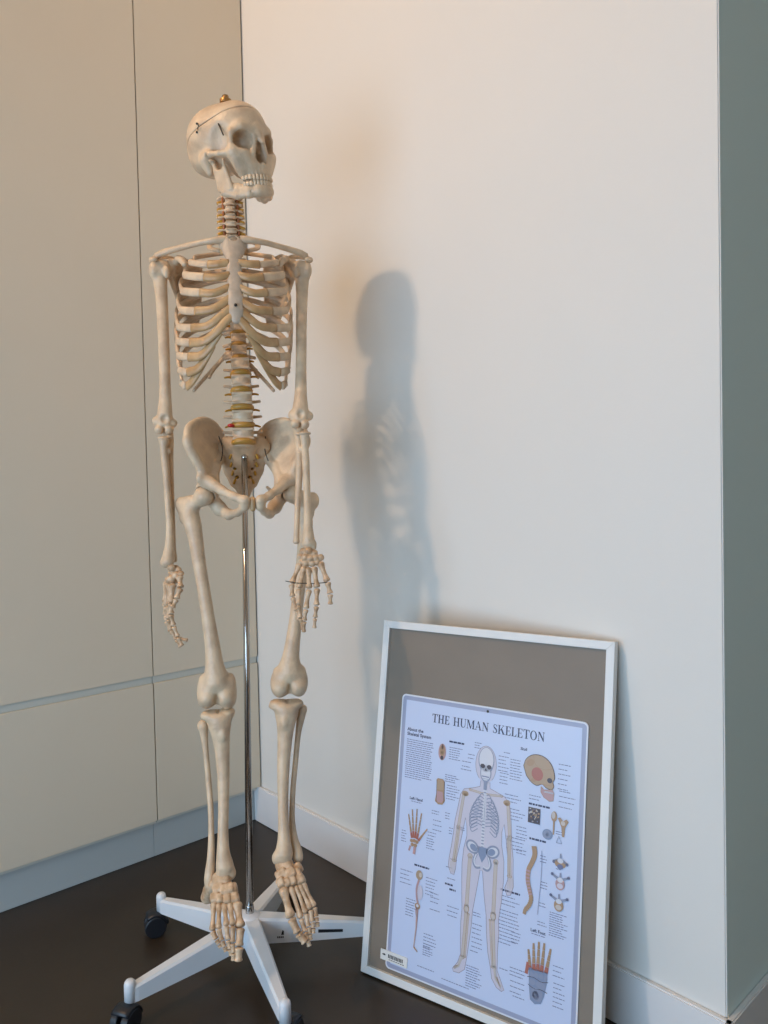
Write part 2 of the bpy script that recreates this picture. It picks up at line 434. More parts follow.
# ---- skull, built in centimetres with the ear level at z=0 and the face towards -y
SKS = 0.98
def build_skull():
    c = 0.01
    def v(*p): return np.array(p)*c
    lo, hi = v(-8.2, -11.3, -5.4), v(8.2, 10.6, 12.2)
    f = Field(lo, hi, 0.00165)
    E = lambda ce, r, k=0.6, sub=False, R=None: f.ell(v(*ce), v(*r), k*c, R, sub)
    S = lambda a, b_, ra, rb=None, k=0.5, flat=None, sub=False: f.seg(v(*a), v(*b_), ra*c, (rb if rb is not None else ra)*c, k*c, flat, sub)
    E((0, -0.3, 4.5), (6.5, 8.1, 6.0), 0)
    E((0, 1.7, 4.5), (6.7, 5.9, 5.4), 2.0)
    E((0, -4.2, 5.2), (5.5, 4.7, 4.8), 1.5)
    E((0, 4.6, 2.4), (5.2, 4.2, 4.4), 1.5)
    E((0, 3.0, 0.6), (5.2, 4.6, 2.6), 1.2)              # cranial base / occiput
    E((0, -3.2, 0.5), (4.6, 4.9, 3.0), 1.0)
    for s in (-1, 1):
        E((s*6.5, -4.9, 1.5), (1.9, 2.3, 3.3), 1.2, True)   # temporal hollow
        E((s*6.4, -3.6, 0.0), (1.1, 2.2, 1.9), 0.6, True)
        S((s*1.0, -8.3, 3.6), (s*3.4, -7.9, 3.95), 0.80, 0.75, 1.6)       # brow ridge
        S((s*3.4, -7.9, 3.95), (s*5.1, -6.9, 3.0), 0.75, 0.65, 1.0)
        S((s*5.1, -6.9, 3.0), (s*5.25, -6.5, 0.4), 0.65, 0.75, 0.6)         # frontal process of cheekbone
        S((s*5.0, -6.9, -0.1), (s*3.0, -8.0, -0.7), 0.95, 0.75, 0.6)        # cheekbone body / lower rim
        S((s*5.0, -6.6, -0.5), (s*3.4, -7.0, -3.0), 0.95, 1.0, 0.9)
        S((s*3.6, -7.8, -0.8), (s*2.2, -8.1, -3.2), 0.9, 0.8, 1.0)
        S((s*4.4, -6.6, -1.4), (s*3.1, -6.6, -4.0), 1.15, 0.95, 1.0)
        S((s*5.3, -6.3, -0.4), (s*6.55, -4.3, -0.35), 0.85, 0.50, 0.6)      # zygomatic arch
        S((s*6.55, -4.3, -0.35), (s*6.7, -2.2, 0.05), 0.50, 0.50, 0.3)
        S((s*6.7, -2.2, 0.05), (s*6.0, -0.6, 0.7), 0.50, 0.6, 0.8)
        S((s*5.5, 0.8, -0.4), (s*5.1, 0.4, -2.5), 1.45, 0.8, 1.2)          # mastoid
        E((s*6.55, -0.9, 0.05), (0.6, 0.38, 0.42), 0.3, True)                # ear canal
        S((s*1.0, -8.9, 2.4), (s*1.75, -8.6, -0.6), 0.55, 0.6, 0.6)         # side of the nose
    S((0, -9.0, 3.1), (0, -9.95, 1.2), 0.65, 0.42, 0.6)                     # nasal bones
    S((0, -8.3, 4.2), (0, -8.7, 2.9), 0.9, 0.6, 1.2)
    E((0, -6.9, -2.6), (3.35, 2.7, 2.3), 1.0)                               # maxilla
    E((0, -6.7, -4.1), (3.0, 2.7, 1.15), 0.6)
    E((0, -4.2, -2.0), (2.6, 2.6, 2.2), 0.8)
    for i in range(12):                                                      # tooth root ridges
        a = (i-5.5)*0.232; S((2.95*math.sin(a), -6.6-2.75*math.cos(a), -3.0), (3.0*math.sin(a), -6.6-2.8*math.cos(a), -4.9), 0.22, 0.26, 0.25)
    for s in (-1, 1):
        R = np.array([[math.cos(0.35*s), -math.sin(0.35*s), 0], [math.sin(0.35*s), math.cos(0.35*s), 0], [0, 0, 1]])
        E((s*3.15, -7.7, 1.75), (2.0, 3.1, 1.68), 0.5, True, R)             # orbit
        E((s*2.6, -5.4, 1.4), (0.6, 1.2, 0.5), 0.4, True)
        E((s*5.2, -3.7, -2.7), (1.5, 1.7, 2.0), 0.6, True)
        E((s*0.62, -9.0, -1.35), (0.72, 2.2, 1.15), 0.35, True)             # nasal aperture
    E((0, -9.2, -0.3), (0.78, 2.2, 1.45), 0.4, True)
    E((0, -5.2, -5.6), (2.0, 3.1, 1.3), 0.5, True)                          # palate
    S((0, -7.4, 1.0), (0, -7.8, -2.4), 0.16, 0.16, 0.2)                     # septum
    S((0, -9.2, -2.7), (0, -9.75, -2.75), 0.3, 0.15, 0.4)                   # nasal spine
    f.ell(v(0, 1.6, 5.2), v(5.7, 6.3, 5.2), 0.3*c, None, True)             # hollow brain case
    return f
YAW = math.radians(41.5); PIT = math.radians(2); ROL = math.radians(10.5)
cy_, sy_ = math.cos(YAW), math.sin(YAW); cp, sp = math.cos(PIT), math.sin(PIT)
RSK = np.array([[cy_, -sy_, 0], [sy_, cy_, 0], [0, 0, 1]])@np.array([[1, 0, 0], [0, cp, -sp], [0, sp, cp]])@np.array([[math.cos(ROL), 0, -math.sin(ROL)], [0, 1, 0], [math.sin(ROL), 0, math.cos(ROL)]])
SKO = P(229.2, 162.0, 0.0)
def skx(V): return (np.asarray(V)*SKS)@RSK.T+SKO
f = build_skull()
cut_p = np.array([0, 0, 0.0545]); cut_n = nrm((0, 0.33, 1))
low = f.copy().half(cut_p-cut_n*0.0007, cut_n); cap = f.copy().half(cut_p+cut_n*0.0004, -cut_n)
skull = bone('skull', low, M_BONE, SK, skx)
bone('skull_cap', cap, M_BONE, skull, skx)
# mandible
def build_mandible():
    c = 0.01; v = lambda *p: np.array(p)*c
    f = Field(v(-6.4, -10.6, -10.6), v(6.4, 1.0, 0.4), 0.00150)
    S = lambda a, b_, ra, rb=None, k=0.5, flat=None, sub=False: f.seg(v(*a), v(*b_), ra*c, (rb if rb is not None else ra)*c, k*c, flat, sub)
    for s in (-1, 1):
        ch = [(s*0.0, -8.7, -7.7), (s*1.4, -8.4, -7.8), (s*2.6, -7.2, -7.95), (s*3.7, -4.9, -7.85), (s*4.75, -2.5, -7.0)]
        for p, q in zip(ch[:-1], ch[1:]): S(p, q, 0.72, 0.70, 0.5)
        md_ = [(s*0.0, -8.9, -7.4), (s*1.4, -8.6, -7.4), (s*2.6, -7.2, -7.3), (s*3.5, -4.9, -6.9), (s*4.6, -2.6, -6.2)]
        for p, q in zip(md_[:-1], md_[1:]): S(p, q, 0.72, 0.66, 0.5)
        up = [(s*0.0, -8.95, -6.8), (s*1.5, -8.5, -6.8), (s*2.5, -7.0, -6.7), (s*3.2, -4.9, -6.2), (s*4.4, -3.1, -5.5)]
        for p, q in zip(up[:-1], up[1:]): S(p, q, 0.58, 0.58, 0.6)
        # ramus: thin plate
        for t in np.linspace(0, 1, 9):
            S((s*(4.35+0.4*t), -4.3+2.8*t, -6.5+0.2*t), (s*(4.75+0.2*t), -3.6+2.7*t, -2.5-0.5*math.sin(math.pi*t)), 0.50, 0.40, 0.25)
        S((s*4.9, -1.3, -2.8), (s*5.15, -0.75, -0.95), 0.42, 0.40, 0.4)
        f.ell(v(s*5.15, -0.75, -0.75), v(0.95, 0.45, 0.42), 0.3*c)
        S((s*4.65, -3.4, -3.0), (s*4.75, -3.3, -0.9), 0.45, 0.22, 0.4)
        f.ell(v(s*2.9, -8.2, -7.6), v(0.22, 0.3, 0.22), 0.1*c, None, True)
    f.ell(v(0, -8.95, -7.55), v(1.8, 0.6, 0.8), 1.0*c)
    for i in range(12):
        a = (i-5.5)*0.225; S((2.65*math.sin(a), -6.55-2.65*math.cos(a), -7.4), (2.6*math.sin(a), -6.55-2.6*math.cos(a), -6.25), 0.2, 0.24, 0.25)
    return f
bone('mandible', build_mandible(), M_BONE, skull, skx)
# teeth: one template, copied along both arcs
def tooth_mesh(w, h, d):
    V = []; F = []
    lv = [(0.70, 0.0), (0.92, 0.25), (1.0, 0.6), (0.97, 0.85), (0.72, 1.0)]
    for s_, t in lv:
        for k in range(10):
            a = 2*math.pi*k/10; x, y = math.cos(a), math.sin(a)
            q = (abs(x)**3.2+abs(y)**3.2)**(-1/3.2)
            V.append((x*q*w/2*s_, y*q*d/2*s_, t*h))
    n = 10
    for i in range(len(lv)-1):
        for k in range(n): F.append((i*n+k, i*n+(k+1) % n, (i+1)*n+(k+1) % n, (i+1)*n+k))
    F.append(tuple(range(n-1, -1, -1))); F.append(tuple((len(lv)-1)*n+k for k in range(n)))
    return V, F
def dental(ry, z, rx, rr, wsc, h, down, n=14):
    for i in range(n):
        a = (i-(n-1)/2)*0.215*wsc
        x = rx*math.sin(a)*1.03; y = ry-rr*math.cos(a)
        big = abs(i-(n-1)/2) > 3.6
        V, F = tooth_mesh(0.0082 if big else 0.0066, h*(0.85 if big else 1.0), 0.0085 if big else 0.0055)
        V = np.array(V); 
        if down: V[:, 2] *= -1; F = [f_[::-1] for f_ in F]
        ca, sa = math.cos(a), math.sin(a)
        V = V@np.array([[ca, -sa, 0], [sa, ca, 0], [0, 0, 1]]).T
        o = obj('tooth', skx(V+np.array([x, y, z])), np.array([list(f_) for f_ in F[:-2]]), M_TOOTH, skull, True)
dental(-0.0640, -0.0455, 0.0325, 0.0318, 1.0, 0.0102, True)
dental(-0.0640, -0.0655, 0.0305, 0.0305, 1.0, 0.0098, False)
# hook, spring slot, top knob
hk = catmull([(-0.0695, 0.002, 0.049), (-0.0725, -0.002, 0.0510), (-0.0720, -0.005, 0.0560), (-0.0705, 0.001, 0.0600)], 5)
V, F = tube(hk, 0.0009, seg=8); o = obj('cap_hook', skx(V), F, M_WIRE, skull, True)
b = MB(); cyl(b, skx([(-0.0660, 0.004, 0.046)])[0], skx([(-0.0720, 0.004, 0.046)])[0], 0.0022, seg=12); cyl(b, skx([(-0.0640, 0.002, 0.061)])[0], skx([(-0.0705, 0.002, 0.061)])[0], 0.002, seg=12)
b.build('hook_pin', M_WIRE, skull, True)
V, F = tube([(-0.0575, -0.045, 0.0510), (-0.0560, -0.0530, 0.0285)], 0.0014, seg=8); obj('jaw_spring', skx(V), F, M_DARKGAP, skull, True)
tp = skx([(0, -0.012, 0.1035)])[0]+(0, 0, 0.003)
b = MB(); cyl(b, tp, tp+(0, 0, 0.0075), 0.0115, seg=24, bev=0.001); cyl(b, tp+(0, 0, 0.0075), tp+(0, 0, 0.015), 0.0065, seg=6); b.build('top_knob', M_BRASS, skull, True)

# ---- spine
def vert_field(kind):
    if kind == 'cervical': R, hz, tr, spn = 0.0085, 0.0058, 0.021, 0.020
    elif kind == 'thoracic': R, hz, tr, spn = 0.0135, 0.0085, 0.027, 0.040
    else: R, hz, tr, spn = 0.0205, 0.0115, 0.036, 0.045
    f = Field((-tr-0.006, -R-0.004, -0.03), (tr+0.006, R+spn+0.012, 0.02), 0.0014 if kind != 'lumbar' else 0.0017)
    f.ell((0, 0, 0), (R*0.98, R*0.85, hz*1.3), 0.001)
    f.box((0, 0, hz*0.78), (R, R*0.85, hz*0.24), hz*0.22, 0.003)
    f.box((0, 0, -hz*0.78), (R, R*0.85, hz*0.24), hz*0.22, 0.003)
    for s in (-1, 1):
        f.seg((s*R*0.7, R*0.6, 0), (s*R*0.75, R*1.5, 0), 0.0038, 0.0035, 0.003)
        f.seg((s*R*0.75, R*1.5, 0), (0, R*2.1, -0.002), 0.0035, 0.004, 0.003)
        f.seg((s*R*0.8, R*1.2, 0), (s*tr, R*(1.1 if kind != 'thoracic' else 1.9), 0.001), 0.0036, 0.0030, 0.002, ((0, 1, 0), 1.4) if kind == 'lumbar' else None)
        f.seg((s*R*0.75, R*1.5, -hz), (s*R*0.75, R*1.5, hz), 0.0035, 0.0035, 0.002)
        if kind == 'cervical': f.seg((s*R*0.9, 0.001, 0), (s*tr*0.9, 0.002, -0.001), 0.0032, 0.0026, 0.002)
    f.seg((0, R*2.1, -0.002), (0, R+spn, -0.005 if kind == 'lumbar' else -0.014), 0.004, 0.003, 0.003, ((1, 0, 0), 1.5))
    return f.mesh()
VT = {}
for kd in ('cervical', 'thoracic', 'lumbar'):
    V, F = vert_field(kd); VT[kd] = (V, F)
spine = [  # px, py, depth, kind
 (229.5,197,-.004,'cervical'),(230,204,-.001,'cervical'),(230.3,210.5,.002,'cervical'),(230.6,217,.003,'cervical'),(231,223.5,.001,'cervical'),(231.3,230,-.004,'cervical'),(231.7,236.5,-.010,'cervical'),
 (232,244,-.018,'thoracic'),(232.5,252,-.027,'thoracic'),(233,261,-.035,'thoracic'),(233.5,270,-.041,'thoracic'),(234,279,-.046,'thoracic'),(234.6,288.5,-.048,'thoracic'),(235.2,298,-.047,'thoracic'),(236,308,-.044,'thoracic'),
 (236.8,318,-.040,'thoracic'),(237.7,328.5,-.034,'thoracic'),(238.5,340,-.026,'thoracic'),(239.4,352,-.018,'thoracic'),
 (240.3,366,-.008,'lumbar'),(241.2,383,.001,'lumbar'),(242,399.5,.008,'lumbar'),(242.7,416.5,.010,'lumbar'),(243.3,433.3,.006,'lumbar')]
SP = [P(a, b_, d) for a, b_, d, k in spine]
cnt = {}
for i, (p, rec) in enumerate(zip(SP, spine)):
    kd = rec[3]; cnt[kd] = cnt.get(kd, 0)+1
    V, F = VT[kd]
    s = {'cervical': 1.06+0.03*cnt[kd], 'thoracic': 0.80+0.028*cnt[kd], 'lumbar': 0.86+0.04*cnt[kd]}[kd]
    up = SP[max(i-1, 0)]-SP[min(i+1, len(SP)-1)]; zz = nrm(up); xx = nrm(np.cross((0, 1, 0), zz)); yy = np.cross(zz, xx)
    R = np.stack([xx, yy, zz], 1)
    # height scale so neighbouring bodies leave room for the discs
    gap = np.linalg.norm(up)/(2 if 0 < i < len(SP)-1 else 1); hz = {'cervical': 0.0058, 'thoracic': 0.0085, 'lumbar': 0.0115}[kd]
    sz = (gap*(0.40 if kd == 'cervical' else 0.355))/hz
    vo = obj('vertebra', (V*np.array([s, s, sz]))@R.T+p, F, M_BONE, SK, True)
    Rb = {'cervical': 0.0085, 'thoracic': 0.0135, 'lumbar': 0.0205}[kd]*s
    hb_ = gap*0.5
    for sg in (-1, 1):   # yellow nerve roots leaving below each vertebra
        if kd == 'thoracic' and cnt[kd] < 8: continue
        L = {'cervical': 0.016, 'thoracic': 0.012, 'lumbar': 0.014}[kd]
        q = [p+R@np.array((sg*Rb*0.75, Rb*1.0, -hb_)), p+R@np.array((sg*(Rb+0.006), Rb*0.7, -hb_-0.001)), p+R@np.array((sg*(Rb+L), Rb*0.5, -hb_-0.004))]
        V2, F2 = tube(catmull(q, 4), np.linspace(0.0050 if kd == 'cervical' else 0.0028, 0.0034 if kd == 'cervical' else 0.0018, 9), seg=8); obj('nerve_root', V2, F2, M_NERVE, vo, True)
    if i < len(SP)-1:
        q = (p+SP[i+1])/2; Rd = Rb*1.03
        hd = gap*(0.10 if kd == 'cervical' else 0.145)
        if kd == 'lumbar' or (kd == 'thoracic' and cnt[kd] > 7): Rd = Rb*1.12
        V2 = []; F2 = []; n = 24
        for r_, z_ in ((0.86, -hd-0.0008), (1.0, -hd*0.7), (1.05, 0), (1.0, hd*0.7), (0.86, hd+0.0008)):
            for k in range(n):
                a = 2*math.pi*k/n; V2.append(q+R@np.array((Rd*r_*math.cos(a), Rd*0.88*r_*math.sin(a), z_)))
        for a in range(4):
            for k in range(n): F2.append((a*n+k, a*n+(k+1) % n, (a+1)*n+(k+1) % n, (a+1)*n+k))
        F2.append(tuple(range(n-1, -1, -1))); F2.append(tuple(4*n+k for k in range(n)))
        obj('spinal_disc', V2, F2, M_BROWN if kd == 'cervical' else M_DISC, SK, True)
# neck arteries
for sg in (-1, 1):
    q = []
    for i in range(0, 8): q.append(SP[i]+np.array((sg*(0.0135+0.0012*(i % 2)), 0.001, 0.0)))
    V, F = tube(catmull(q, 3), 0.0026, seg=8); obj('vertebral_artery', V, F, M_ARTERY, SK, True)
# last disc on the sacrum and the red slipped disc
q = P(243.6, 442.5, .010)
def disc(q, Rd, hd, M, name='spinal_disc', parent=SK, up=(0, 0, 1)):
    zz = nrm(up); xx = nrm(np.cross((0, 1, 0), zz)); yy = np.cross(zz, xx); V2 = []; F2 = []; n = 24
    for r_, z_ in ((0.86, -hd), (1.0, -hd*0.6), (1.05, 0), (1.0, hd*0.6), (0.86, hd)):
        for k in range(n):
            a = 2*math.pi*k/n; V2.append(q+xx*Rd*r_*math.cos(a)+yy*Rd*0.88*r_*math.sin(a)+zz*z_)
    for a in range(4):
        for k in range(n): F2.append((a*n+k, a*n+(k+1) % n, (a+1)*n+(k+1) % n, (a+1)*n+k))
    F2.append(tuple(range(n-1, -1, -1))); F2.append(tuple(4*n+k for k in range(n)))
    return obj(name, V2, F2, M, parent, True)
disc(q, 0.0235, 0.0055, M_DISC, up=(0, 0.18, 1))
b_ = P(230.5, 425.5, .024)
f = Field(b_-0.012, b_+0.016, 0.001); f.ell(b_, (0.006, 0.004, 0.0035), 0.001); f.seg(b_, b_+(0.007, 0.004, 0), 0.0035, 0.003, 0.002)
bone('slipped_disc_bulge', f, M_RED, SK)

# ---- ribs
XM = 233.7      # midline of the chest on the photograph at breastbone level
def mir(px, side): return px if side < 0 else 2*XM-px
NAT = {1:244,2:252,3:261,4:270,5:279,6:288.5,7:298,8:308,9:318,10:328.5,11:340,12:352}
def rib_path(i):
    """left-of-picture rib: points (px, py, depth) from the spine to the cartilage"""
    y = NAT[i]
    if i == 1: return [(229,y,-.03),(221,y-2,-.045),(211,y-1,-.02),(210,y+4,.015),(216,y+6,.04),(221,y+7,.055)]
    if i == 11: return [(234,y+2,-.035),(228,352,-.05),(216,366,-.055),(204,379,-.04),(193.5,391,-.015)]
    if i == 12: return [(235,y,-.035),(226,y+4,-.045),(215,y+16,-.045),(209,y+26,-.03)]
    lat = {2:(194,.0),3:(185,.0),4:(180.5,.0),5:(178,.0),6:(176.5,.0),7:(176,.0),8:(176.5,.0),9:(178,.0),10:(181,.0)}[i]
    fr = {2:(190.5,262.5,.045),3:(184.5,275,.048),4:(182,291,.046),5:(180.5,310,.043),6:(178,327,.04),7:(177.5,341,.036),8:(178,355.5,.033),9:(179,370,.03),10:(181.5,383,.025)}[i]
    jn = {2:(208,264.5,.078),3:(204,277,.088),4:(200,292.5,.092),5:(195,311,.088),6:(191.5,328,.080),7:(190,342.5,.072),8:(188.5,357,.062),9:(187.5,372.5,.052),10:(186.5,386.5,.036)}[i]
    yl = lambda t: y+(fr[1]-y)*t
    xb = 233-(233-lat[0])*0.45; xc = 233-(233-lat[0])*0.86
    return [(231.5,y,-.05),(xb+6,yl(.05)+1,-.082),(xc+5,yl(.26)+1,-.075),(lat[0]+1,yl(.52),-.045),(lat[0],yl(.80),-.0),(fr[0]+.3,yl(.97),.028),fr,((fr[0]+jn[0])/2,(fr[1]+jn[1])/2+.4,(fr[2]+jn[2])/2+.006),jn]
CARTI = {1:[(221,251,.055),(225,250,.062),(229,249,.066)],
 2:[(208,264.5,.078),(218,264,.086),(229,262.5,.086)],
 3:[(204,277,.088),(217,277.5,.096),(230,274.5,.092)],
 4:[(200,292.5,.092),(214,293,.102),(230,286.5,.097)],
 5:[(195,311,.088),(211,309.5,.102),(222,304,.103),(231.5,297,.101)],
 6:[(191.5,328,.080),(207,326,.098),(220,316.5,.104),(232,307,.104)],
 7:[(190,342.5,.072),(204,341,.092),(217,331,.103),(226,321,.106),(233,315.5,.106)],
 8:[(188.5,357,.062),(201,355.5,.080),(212,344,.092),(220,332,.100)],
 9:[(187.5,372.5,.052),(197,369,.066),(206,358,.080),(213,345,.090)],
 10:[(186.5,386.5,.036),(191.5,382,.048),(199,371,.062),(206,359,.076)]}
for side in (-1, 1):
    for i in range(1, 13):
        raw = rib_path(i); q = np.array([P(mir(a, side), b_, d) for a, b_, d in raw])
        pts = catmull(q, 6); n = len(pts); t = np.linspace(0, 1, n)
        wmax = {1: 0.0062, 2: 0.0060, 11: 0.0052, 12: 0.0046}.get(i, 0.0074)
        wd = wmax*(0.70+0.38*np.clip(t*1.1, 0, 1)); wd[0] *= 0.8
        if i > 10: wd = wmax*(1.0-0.35*t)
        th = np.full(n, 0.0034); th[-1] *= 0.9
        upv = (0, 0, 1) if i > 1 else (0.4*side*-1, 0.8, 0.5)
        V, F = tube(pts, wd, th, up=upv, seg=12)
        ro = obj('rib', V, F, M_BONE, SK, True)
        if i in CARTI:
            q = np.array([P(mir(a, side), b_, d) for a, b_, d in CARTI[i]])
            pts = catmull(q, 6); n = len(pts)
            V, F = tube(pts, np.linspace(0.0082 if i < 7 else 0.0092, 0.0066 if i < 5 else 0.0072, n), np.linspace(0.0040, 0.0035, n), up=(0, 0, 1), seg=12)
            obj('costal_cartilage', V, F, M_CART, ro, True)
# webbing of cartilage at the costal margin
# ---- breastbone
s0 = [P(*a) for a in ((233, 244, .066), (233.5, 260, .082), (236, 308, .106), (236.3, 321, .108))]
f = Field(*bounds([P(215, 236, .04), P(250, 330, .13), P(215, 236, .13)], 0.01), 0.0017)
FX = ((0, 1, 0), 2.4)
f.seg(P(224.5, 246, .064), P(242, 246, .064), 0.0100, 0.0100, 0.004, FX)
f.seg(P(229, 251, .072), P(238, 251, .072), 0.0120, 0.0120, 0.008, FX)
f.seg(P(233.3, 246, .068), P(233.6, 258.5, .079), 0.0200, 0.0150, 0.004, FX)
f.ell(P(233.4, 239.8, .066), (0.0085, 0.012, 0.005), 0.003, sub=True)
f.chain(PC([(233.8, 261.8, .083, .0138), (234.4, 272, .089, .0136), (235.0, 288, .096, .0142), (235.6, 300, .102, .0142), (236.2, 311, .106, .0126), (236.4, 318.5, .107, .0100)]), 0.003, FX)
f.seg(P(228.5, 260.6, .085), P(239, 260.6, .085), 0.0012, 0.0012, 0.001, sub=True)
bone('sternum', f, mat('sternum_plastic', (0.58, 0.46, 0.34, 1), 0.45, var=0.2, vscale=50, bump=0.3, bscale=200), SK)
b = MB(); p = P(235.6, 305, .112); cyl(b, p-(0, -0.002, 0), p-(0, 0.0022, 0), 0.0028, seg=12); b.build('sternum_screw', M_WIRE, SK, True)

# ---- collarbones and shoulder blades
for side in (-1, 1):
    M_ = lambda a: mir(a, side)-(5.0*min(max((225-a)/70, 0), 1) if side > 0 else 0)
    pts = [(225.5, 240.5, .062, .0095), (221, 240, .064, .0080), (211, 241, .064, .0062), (199, 243, .054, .0056), (187, 246, .036, .0056), (174, 249.5, .016, .0060), (163, 253, .002, .0066), (156, 256.5, -.006, .0066)]
    q = np.array([np.append(P(M_(a), b_, d), r) for a, b_, d, r in pts]); cc = catmull(q, 5)
    V, F = tube(cc[:, :3], cc[:, 3], cc[:, 3]*0.95, seg=12); obj('clavicle', V, F, M_BONE, SK, True)
    Q = lambda a, b_, d: P(M_(a), b_, d)
    f = Field(*bounds([Q(148, 245, .05), Q(205, 335, -.13), Q(148, 335, .05)], 0.012), 0.002)
    rows = [[(172, 262, -.020), (180, 257, -.055), (189, 254, -.085), (199, 255, -.100)],
            [(170, 272, -.022), (178, 268, -.055), (188, 266, -.088), (200, 268, -.104)],
            [(173, 284, -.040), (180, 283, -.068), (189, 283, -.092), (200, 284, -.106)],
            [(178, 298, -.060), (184, 298, -.080), (191, 299, -.096), (199, 301, -.106)],
            [(183, 312, -.080), (188, 313, -.092), (193, 314, -.100), (198, 315, -.106)],
            [(189, 324, -.095), (191, 325, -.098), (194, 325, -.101), (196, 325, -.103)]]
    G = np.array([[Q(*p) for p in r] for r in rows])
    G2 = np.array([catmull(G[:, j], 4) for j in range(G.shape[1])]).transpose(1, 0, 2)
    G3 = np.array([catmull(r, 4) for r in G2])
    for r_ in G3:
        for p_, q_ in zip(r_[:-1], r_[1:]): f.seg(p_, q_, 0.0030, 0.0030, 0.004)
    for e in (G3[:, 0], G3[:, -1]):
        for p_, q_ in zip(e[:-1], e[1:]): f.seg(p_, q_, 0.0045, 0.0045, 0.004)
    f.ell(Q(170.5, 268, -.018), (0.011, 0.012, 0.018), 0.006)
    f.chain([tuple(Q(a, b_, d))+(r,) for a, b_, d, r in ((198, 262, -.106, .003), (185, 259, -.098, .005), (170, 257, -.070, .006), (157, 257.5, -.035, .0065), (153.5, 260, -.008, .0070), (155, 259.5, .010, .0060))], 0.006, ((0, 0, 1), 1.4))
    f.chain([tuple(Q(a, b_, d))+(r,) for a, b_, d, r in ((176, 263, -.02, .0075), (178.5, 259, .006, .0065), (182, 260.5, .026, .0060), (184.5, 264, .034, .0062))], 0.004)
    bone('scapula', f, M_BONE, SK)

# ---- arms
def fwd(y): return 0.060*min(max((y-290)/130, 0), 1)
def sh(rows): return [(r[0], r[1], r[2]+fwd(r[1]))+tuple(r[3:]) for r in rows]
def limb(name, rows, ells=(), subs=(), h=0.0019, k=0.007, flat=None, M=M_BONE, extra=None, arm=False):
    if arm: rows, ells, subs = sh(rows), sh(ells), sh(subs)
    C = PC(rows); f = Field(*bounds(C+[tuple(P(*e[:3])) for e in ells], 0.031), h)
    cc = catmull(np.array(C), 5)
    for p_, q_ in zip(cc[:-1], cc[1:]): f.seg(p_[:3], q_[:3], max(p_[3], .002)*1.04, max(q_[3], .002)*1.04, 0.0004, flat)
    for a, b_, d, r, kk in ells: f.ell(P(a, b_, d), r, kk)
    if extra: extra(f)
    for a, b_, d, r, kk in subs: f.ell(P(a, b_, d), r, kk, sub=True)
    return bone(name, f, M, SK)
XA = ((0, 1, 0), 1.5)
# upper arms (left of the picture first)
limb('humerus', [(159.5, 277, -.012, .014), (161, 292, -.010, .0118), (162.5, 314, -.006, .0108), (163.8, 345, 0, .0103), (164.8, 375, .002, .0102), (165.3, 398, .002, .0112), (165, 412, .002, .0135), (164.6, 421, .002, .0150)],
     [(161, 270, -.014, (.0215, .021, .020), .006), (154, 270, -.004, (.0095, .012, .0165), .006), (166.5, 272, .006, (.0065, .006, .012), .004), (156, 421, 0, (.0075, .009, .009), .006), (173.5, 423, 0, (.0075, .0085, .008), .006),
      (168.5, 429.5, .004, (.0105, .012, .0095), .004), (159.5, 429.5, .005, (.0095, .0115, .0095), .003)],
     [(164.2, 419, .016, (.006, .005, .007), .006), (164.0, 432, .012, (.0022, .010, .010), .002)])
limb('humerus', [(302, 277, -.012, .014), (302, 292, -.010, .0118), (301.5, 314, -.006, .0108), (301.2, 345, 0, .0103), (301, 375, .004, .0105), (300.7, 396, .006, .0120), (300.3, 409, .006, .0150), (300, 416, .006, .0160)],
     [(300.5, 270.5, -.014, (.021, .021, .020), .006), (307.5, 270, -.004, (.0085, .012, .0165), .006), (296, 272, .006, (.0065, .006, .012), .004), (292, 415, .004, (.0075, .009, .009), .006), (309, 416, .004, (.0085, .0085, .009), .006),
      (304.5, 424.5, .010, (.0095, .012, .0098), .003), (295.8, 424.0, .010, (.0108, .012, .0090), .004)],
     [(300.8, 414, .022, (.006, .005, .007), .006), (300.4, 427, .018, (.0022, .010, .010), .002)], arm=True)
# forearm, left of the picture (seen from its narrow side)
limb('radius', [(163.8, 441, .012, .0095), (163.8, 447, .012, .0070), (164.8, 458, .012, .0072), (166.5, 478, .014, .0066), (168.3, 505, .018, .0064), (169.8, 530, .022, .0070), (169.3, 548, .026, .0090), (168, 560, .028, .0120)],
     [(163.5, 438.5, .012, (.0118, .0115, .0040), .002), (166.5, 563, .028, (.0118, .012, .0095), .005), (169, 451, .010, (.0045, .005, .006), .003)])
limb('ulna', [(168, 431, -.012, .0095), (168.8, 441, -.008, .0095), (169.2, 455, -.004, .0078), (170.5, 480, .0, .0064), (171.8, 510, .004, .0056), (173, 535, .008, .0050), (173.5, 550, .010, .0050), (174, 557, .012, .0062)],
     [(167.5, 424, -.016, (.0085, .008, .0105), .005), (174.3, 560, .012, (.006, .006, .0055), .003), (169, 437, .006, (.0078, .0055, .0042), .003)])
